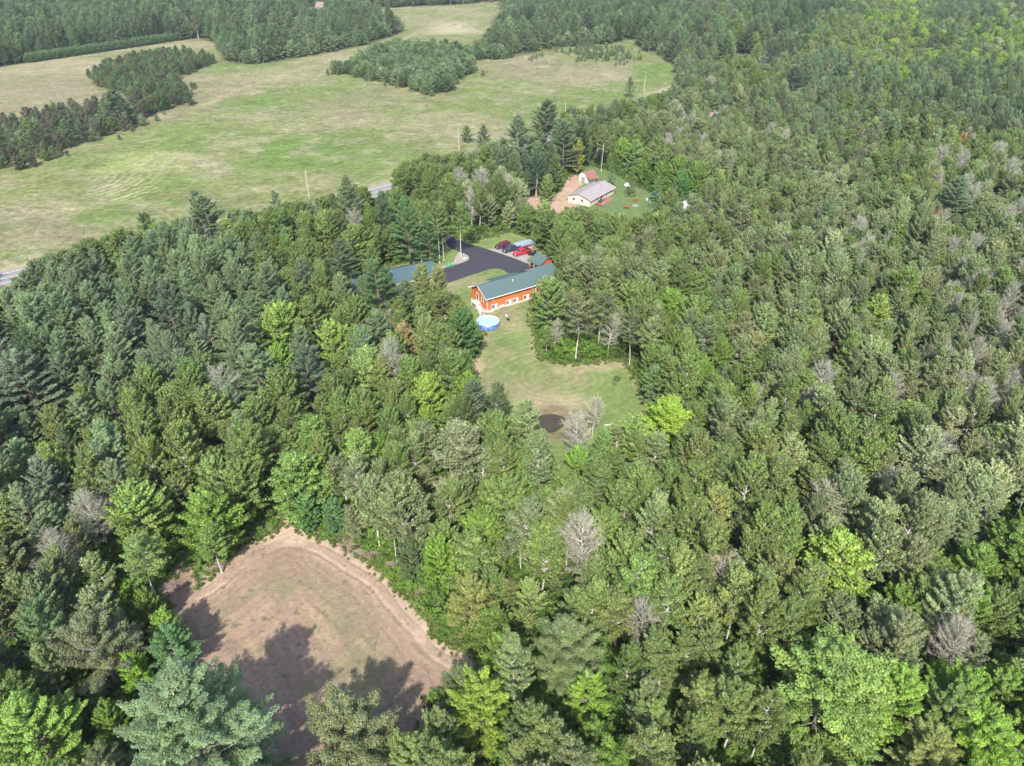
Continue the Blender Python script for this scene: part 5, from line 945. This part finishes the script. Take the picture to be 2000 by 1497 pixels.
# low trees lining the near side of the road
RL = np.array(ROAD); RD_ = np.gradient(RL, axis=0); RD_ /= np.linalg.norm(RD_, axis=1)[:, None]
seg = np.concatenate([[0], np.cumsum(np.linalg.norm(np.diff(RL, axis=0), axis=1))])
for off in (9, 13):
    s_ = np.arange(0, seg[-1], 3.4) + rng.normal(size=len(np.arange(0, seg[-1], 3.4))) * .6; x = np.interp(s_, seg, RL[:, 0]); y = np.interp(s_, seg, RL[:, 1]); nx = np.interp(s_, seg, RD_[:, 1]); ny = -np.interp(s_, seg, RD_[:, 0])
    x = x + nx * off; y = y + ny * off; px, py, _ = proj(x, y); k = (px > 70) & (px < 1300) & ~((px > 700) & (px < 775)) & ~((px > 960) & (px < 1010)); x, y, px = x[k], y[k], px[k]
    b = (sdf(NEIGH, x, y) < 1) | (sdf(DRIVE, x, y) < 1) | occ(x, y); x, y, px = x[~b], y[~b], px[~b]; h = shrink(x, y, rng.uniform(7, 12, len(x)))
    for i in range(len(x)):
        if h[i] < 2.5: continue
        kd, tn = random.choice([('aspen', 'w'), ('maple', 'w'), ('aspen', 'm'), ('aspen', 'o')] if px[i] < 400 else [('aspen', 'm'), ('maple', 'm'), ('aspen', 'o'), ('white_pine', 'b')]); add(kd, tn, x[i], y[i], h[i], 1.3)
def stand(poly, s, mix, h0, h1, sp=1.0, prob=1.0):
    xs = [p[0] for p in poly]; ys = [p[1] for p in poly]; X, Y = scatter(min(xs), max(xs), min(ys), max(ys), s); k = inside(poly, X, Y) & ~occ(X, Y) & (rng.random(X.shape) < prob)
    for x, y in zip(X[k], Y[k]):
        kd, tn, _ = random.choices(mix, [m_[2] for m_ in mix])[0]; add(kd, tn, x, y, rng.uniform(h0, h1), sp * rng.uniform(.9, 1.15))
mx = lambda s: [(CODE[c[0]], c[1], int(c[2])) for c in s.split()]
stand(REDP, 4.9, mx('Rd7 Rk3'), 6, 10, 1.15); stand(PLINE, 4.9, mx('Rk7 Rd2 Mo1 Yb1'), 4.5, 9, 1.1); stand(MIDS, 4.2, mx('Yb6 Yd2 Pb2'), 4.5, 9.5, 1.3); stand(SAP, 4.4, mx('Yb1'), 2.5, 4.5, 1.3, .6)
hl = np.linspace(0, 1, 62)
for j in range(2):
    for t_ in hl: a_ = P(55, 123 - j * 2.5); b_ = P(352, 79 - j * 2); add('young_pine', 'b', a_[0] + (b_[0] - a_[0]) * t_ + rng.normal() * .3, a_[1] + (b_[1] - a_[1]) * t_ + rng.normal() * .3, rng.uniform(5.0, 6.0), 1.5, None, None, (.135, .20, .10))
# stragglers round the groves in the open
for poly, kd, tn, h0 in ((REDP, 'red_pine', 'd', 5), (PLINE, 'red_pine', 'k', 4), (PLINE, 'young_pine', 'b', 4), (MIDS, 'young_pine', 'b', 3), (MIDS, 'young_pine', 'b', 4), (SAP, 'young_pine', 'b', 2.2)):
    xs = [p[0] for p in poly]; ys = [p[1] for p in poly]; X = rng.uniform(min(xs) - 14, max(xs) + 14, 260); Y = rng.uniform(min(ys) - 14, max(ys) + 14, 260); s_ = sdf(poly, X, Y)
    k = (s_ > 0) & (s_ < 9) & (rng.random(260) < np.exp(-s_ / 4)) & ~occ(X, Y) & (sdf(OPEN, X, Y) < 0)
    for x, y in list(zip(X[k], Y[k]))[:26]: add(kd, tn, x, y, h0 * rng.uniform(.5, 1.4), rng.uniform(1, 1.4))
for px, py in ((1062, 112), (1045, 118), (1135, 122), (1085, 100), (870, 118), (1215, 128), (1250, 118)):
    for _ in range(3): x, y = P(px + rng.normal() * 12, py + rng.normal() * 2); add('young_pine', 'b', x, y, rng.uniform(2, 4), 1.2)

# ---- individuals: the 300 of each kind that show largest, the rest one mass per kind
ANCH = [(600, 1200, 'the bare soil clearing'), (954, 630, 'the round pool'), (1000, 565, 'the orange-red house'), (1075, 825, 'the brown pond'), (1160, 750, 'the lawn'), (790, 530, 'the green metal garage roof'), (940, 510, 'the asphalt driveway'), (1165, 380, 'the cream house'), (1300, 815, 'the yellow lawn maple'), (1395, 245, 'the pinkish far roof'), (1335, 405, 'the tarped boats'), (0, 545, 'the left edge road'), (745, 372, 'the visible road bend'),
        (380, 1420, 'the huge foreground pine'), (1640, 1330, 'the big bright green maple'), (60, 1430, 'the bottom left corner'), (1860, 385, 'the broad lone pine'), (1490, 112, 'the far stretch of road'), (280, 150, 'the dark pine grove'), (1990, 1490, 'the bottom right corner'), (1990, 10, 'the top right corner'), (10, 10, 'the top left corner'), (590, 1000, 'the tip of the soil clearing'), (1710, 615, 'the lone lime maple'), (185, 1010, 'the bare brown tree'), (60, 770, 'the huge round pine'), (545, 640, 'the bright round maple'), (1140, 1080, 'the white-limbed tree'), (680, 1420, 'the foreground oak'), (1990, 760, 'the middle right edge'), (800, 130, 'the pine belt in the field'), (700, 60, 'the far field corridor'), (200, 100, 'the low pine row'), (1750, 100, 'the upper right lime patch')]
DIRN = ['right of', 'upper right of', 'above', 'upper left of', 'left of', 'lower left of', 'below', 'lower right of']
for t in T:
    px, py, zc = proj(t['x'], t['y'], t['h'] * .6); t['px'], t['py'] = float(px), float(py); t['size'] = t['h'] * t['sp'] ** .5 / float(zc); t['vis'] = -25 < t['px'] < 2025 and -12 < t['py'] < 1540
by = {}
for i, t in enumerate(T): by.setdefault(t['kind'], []).append(i)
NOUN = {'white_pine': 'pine', 'young_pine': 'young pine', 'red_pine': 'rounded pine', 'spruce': 'narrow spruce', 'aspen': 'aspen', 'birch': 'white-trunked birch', 'maple': 'maple', 'oak': 'oak', 'thinning_tree': 'bare-limbed tree', 'bush': 'low bush'}
OBN = {'aspen': 'aspen_tree', 'birch': 'birch_tree', 'maple': 'maple_tree', 'oak': 'oak_tree', 'spruce': 'spruce_tree', 'thinning_tree': 'bare_tree', 'white_pine': 'pine_tree', 'red_pine': 'rounded_pine_tree', 'young_pine': 'young_pine', 'bush': 'bush'}
ORD = ['', 'first', 'second', 'third', 'fourth', 'fifth', 'sixth', 'seventh', 'eighth', 'ninth', 'tenth', 'eleventh', 'twelfth']
solo = []
for kn, idx in by.items():
    v = sorted([i for i in idx if T[i]['vis']], key=lambda i: -T[i]['size'] - (9 if i < n_hero else 0))[:300]; solo += v
lab = {}
for i in solo:
    t = T[i]
    if t['label']: continue
    q = min(ANCH, key=lambda a: (a[0] - t['px']) ** 2 + (a[1] - t['py']) ** 2); dx, dy = t['px'] - q[0], q[1] - t['py']; d = math.hypot(dx, dy)
    where = ('beside ' if d < 45 else ('just ' if d < 110 else 'far ' if d > 230 else '') + DIRN[int(((math.degrees(math.atan2(dy, dx)) + 382.5) % 360) // 45)] + ' ') + q[2]
    rk = t['h'] / MEANH[t['kind']]; sz = 'tall ' if rk > 1.12 else 'short ' if rk < .85 else ''
    t['parts'] = (sz + TONE[t['tone']][0] + ' ' + NOUN[t['kind']], where); lab.setdefault(t['parts'], []).append(i)
for (a_, w_), ids in lab.items():
    ids.sort(key=lambda i: T[i]['px']); n = len(ids)
    for k, i in enumerate(ids):
        if n == 1: T[i]['label'] = a_ + ' ' + w_
        elif n == 2: T[i]['label'] = ('left' if k == 0 else 'right') + ' one of two: ' + a_ + ' ' + w_
        elif k == 0: T[i]['label'] = 'leftmost ' + a_ + ' ' + w_
        elif k == n - 1: T[i]['label'] = 'rightmost ' + a_ + ' ' + w_
        elif k < len(ORD) - 1: T[i]['label'] = ORD[k + 1] + ' from the left: ' + a_ + ' ' + w_
        else: T[i]['label'] = ORD[min(n - k, 12)] + ' from the right: ' + a_ + ' ' + w_
for i in solo:
    L_ = T[i]['label']
    if len(L_.replace('-', ' ').split()) > 16: T[i]['label'] = L_.replace('tall ', '').replace('short ', '').replace(' from the left:', ' from left:').replace(' from the right:', ' from right:').replace('light willow green', 'light green')
    if len(T[i]['label'].replace('-', ' ').split()) > 16: T[i]['label'] = T[i]['label'].replace('blue-green ', '').replace(' far ', ' ').replace(' just ', ' '); T[i]['label'] = T[i]['label'].replace('blue-green ', 'bluish ') if len(T[i]['label'].replace('-', ' ').split()) > 16 else T[i]['label']
for i in solo:
    if len(T[i]['label'].split()) > 15: T[i]['label'] = T[i]['label'].replace('the upper right lime patch', 'the lime patch').replace(' in the field', '').replace('the top ', 'the upper ')
    if len(T[i]['label'].replace('-', ' ').split()) > 16: print('LONG', T[i]['label'])
GRP = {k: 'pines in the forest and field' if 'pine' in k else v + 's in the forest' for k, v in NOUN.items()}
def zone_group(t): return {'white_pine': 'pine trees of the forest', 'young_pine': 'young pines of the field edges', 'red_pine': 'rounded pines standing in the field', 'spruce': 'dark spruces by the yards', 'aspen': 'aspens of the forest', 'birch': 'pale-trunked birches', 'maple': 'maples of the forest', 'oak': 'oaks of the forest', 'thinning_tree': 'bare thin-leaved trees of the forest', 'bush': 'low bushes round the house'}[t['kind']]
def scl(t):
    s = t['h'] / KINDS[t['kind']][1]; return (s * t['sp'], s * t['sp'], s)
sset = set(solo)
for i in solo:
    t = T[i]; kn = t['kind']; v = PROTO[kn]; nf, nn = FINE.get(kn, 0), KINDS[kn][3]; near_ = nf and t['h'] * t['sp'] ** .5 / t['size'] < 92; cr, tr_ = v[nn + int(rng.integers(nf)) if near_ else (t['var'] if t['var'] is not None else int(rng.integers(nn)))]
    o = empty(OBN[kn], (t['x'], t['y'], 0), t['rz']); o.scale = scl(t); tag(o, t['label'], KINDS[kn][0], zone_group(t))
    c = link('crown', cr, o); c['tint'] = [float(z) for z in t['col']]; link('trunk', tr_, o)
MASS = {'white_pine': ('pine_forest', 'far pines of the forest merging into one dark mass'), 'young_pine': ('young_pine_belt', 'mass of young pines at the far field edges'), 'red_pine': ('pine_thicket', 'thicket of rounded pines'), 'aspen': ('aspen_forest', 'mass of grey-green aspens in the forest'), 'maple': ('maple_forest', 'mass of maples in the forest'), 'oak': ('oak_forest', 'mass of oaks in the forest'), 'thinning_tree': ('thinning_forest', 'mass of thin-leaved trees in the forest'), 'birch': ('birch_forest', 'mass of birches in the forest'), 'spruce': ('spruce_forest', 'mass of spruces in the forest'), 'bush': ('bushes', 'low bushes')}
tot = 0
for kn, idx in by.items():
    r_ = [i for i in idx if i not in sset]; print('KIND', kn, len(idx), 'mass', len(r_))
    if not r_: continue
    q = [T[i] for i in r_]; gn_instances(MASS[kn][0], kn, [(t['x'], t['y'], 0) for t in q], np.array([t['rz'] for t in q]), [scl(t) for t in q], rng.integers(0, KINDS[kn][3], len(q)), [t['col'] for t in q], MASS[kn][1], 'forest')
# undergrowth
X, Y = [], []
for y0, y1, s in ((20, 150, 2.0), (150, 300, 2.8), (300, 420, 4.5)):
    a_, b_ = scatter(-260, 330, y0, y1, s); X.append(a_); Y.append(b_)
X = np.concatenate(X); Y = np.concatenate(Y); px, py, _ = proj(X, Y); k = (px > -100) & (px < 2100) & (py < 1650); X, Y = X[k], Y[k]
b = blocked(X, Y, -.2); X, Y = X[~b], Y[~b]; n = len(X)
ed = np.minimum(sdf(YARD, X, Y), sdf(DIRT, X, Y)); hh = (rng.uniform(.25, 1.15, n) * (.35 + 1.2 * fbm(X + 7, Y, 6))) * np.where(ed < 1.5, .6, 1.1); gg = fbm(X, Y, 12)[:, None]
tint = np.array((.13, .22, .035)) * gg + np.array((.08, .145, .04)) * (1 - gg); tint = tint * np.exp(rng.normal(size=(n, 1)) * .15)
k = (ed < 12)[:, None]; tint = np.where(k, tint * np.array((1.2, 1.15, 1.0)), tint)
gn_instances('undergrowth', 'bush', np.c_[X, Y, np.zeros(n)], rng.uniform(0, 6.28, n), np.c_[hh, hh, hh * .8], rng.integers(0, 3, n), tint, 'bright green undergrowth of ferns and shrubs on the forest floor', 'undergrowth')
print('UNDER', n)
# weedy margins: tufts along the clearing, the lawns and the gravel
X, Y = scatter(-60, 80, 34, 300, .75); ds = np.abs(sdf(DIRT, X, Y)); dy_ = np.abs(sdf(YARD, X, Y)); dn = np.abs(sdf(NEIGH, X, Y)); d_ = np.minimum(ds, np.minimum(dy_, dn))
k = (rng.random(X.shape) < np.clip(1.1 - d_ / 1.6, 0, 1)) & (sdf(DRIVE, X, Y) > .3) & (edist(ROAD, X, Y, False) > 6); X, Y = X[k], Y[k]; n = len(X)
hh = rng.uniform(.08, .26, n); tint = np.array((.14, .20, .05)) * rng.uniform(.7, 1.3, (n, 1)) + np.array((.07, .03, .02)) * rng.random((n, 1))
gn_instances('weeds', 'bush', np.c_[X, Y, np.zeros(n)], rng.uniform(0, 6.28, n), np.c_[hh, hh, hh], rng.integers(0, 3, n), tint, 'weeds and grass tufts along the edges of the clearing and the lawns', 'weeds')
print('TREES', len(T), 'SOLO', len(solo))
# ---------------------------------------------------------------- air
HAZE = 0.00010
hz = bpy.data.materials.new('haze'); hz.use_nodes = True; t = hz.node_tree; t.nodes.remove(t.nodes['Principled BSDF'])
pv = t.nodes.new('ShaderNodeVolumePrincipled'); pv.inputs['Color'].default_value = (.78, .86, .97, 1); pv.inputs['Density'].default_value = HAZE; pv.inputs['Anisotropy'].default_value = .2
t.links.new(pv.outputs[0], t.nodes['Material Output'].inputs['Volume'])
if HAZE: tag(MB().box((0, 1000, 43), (3600, 3600, 88.5)).build('haze', hz), kind='stuff')
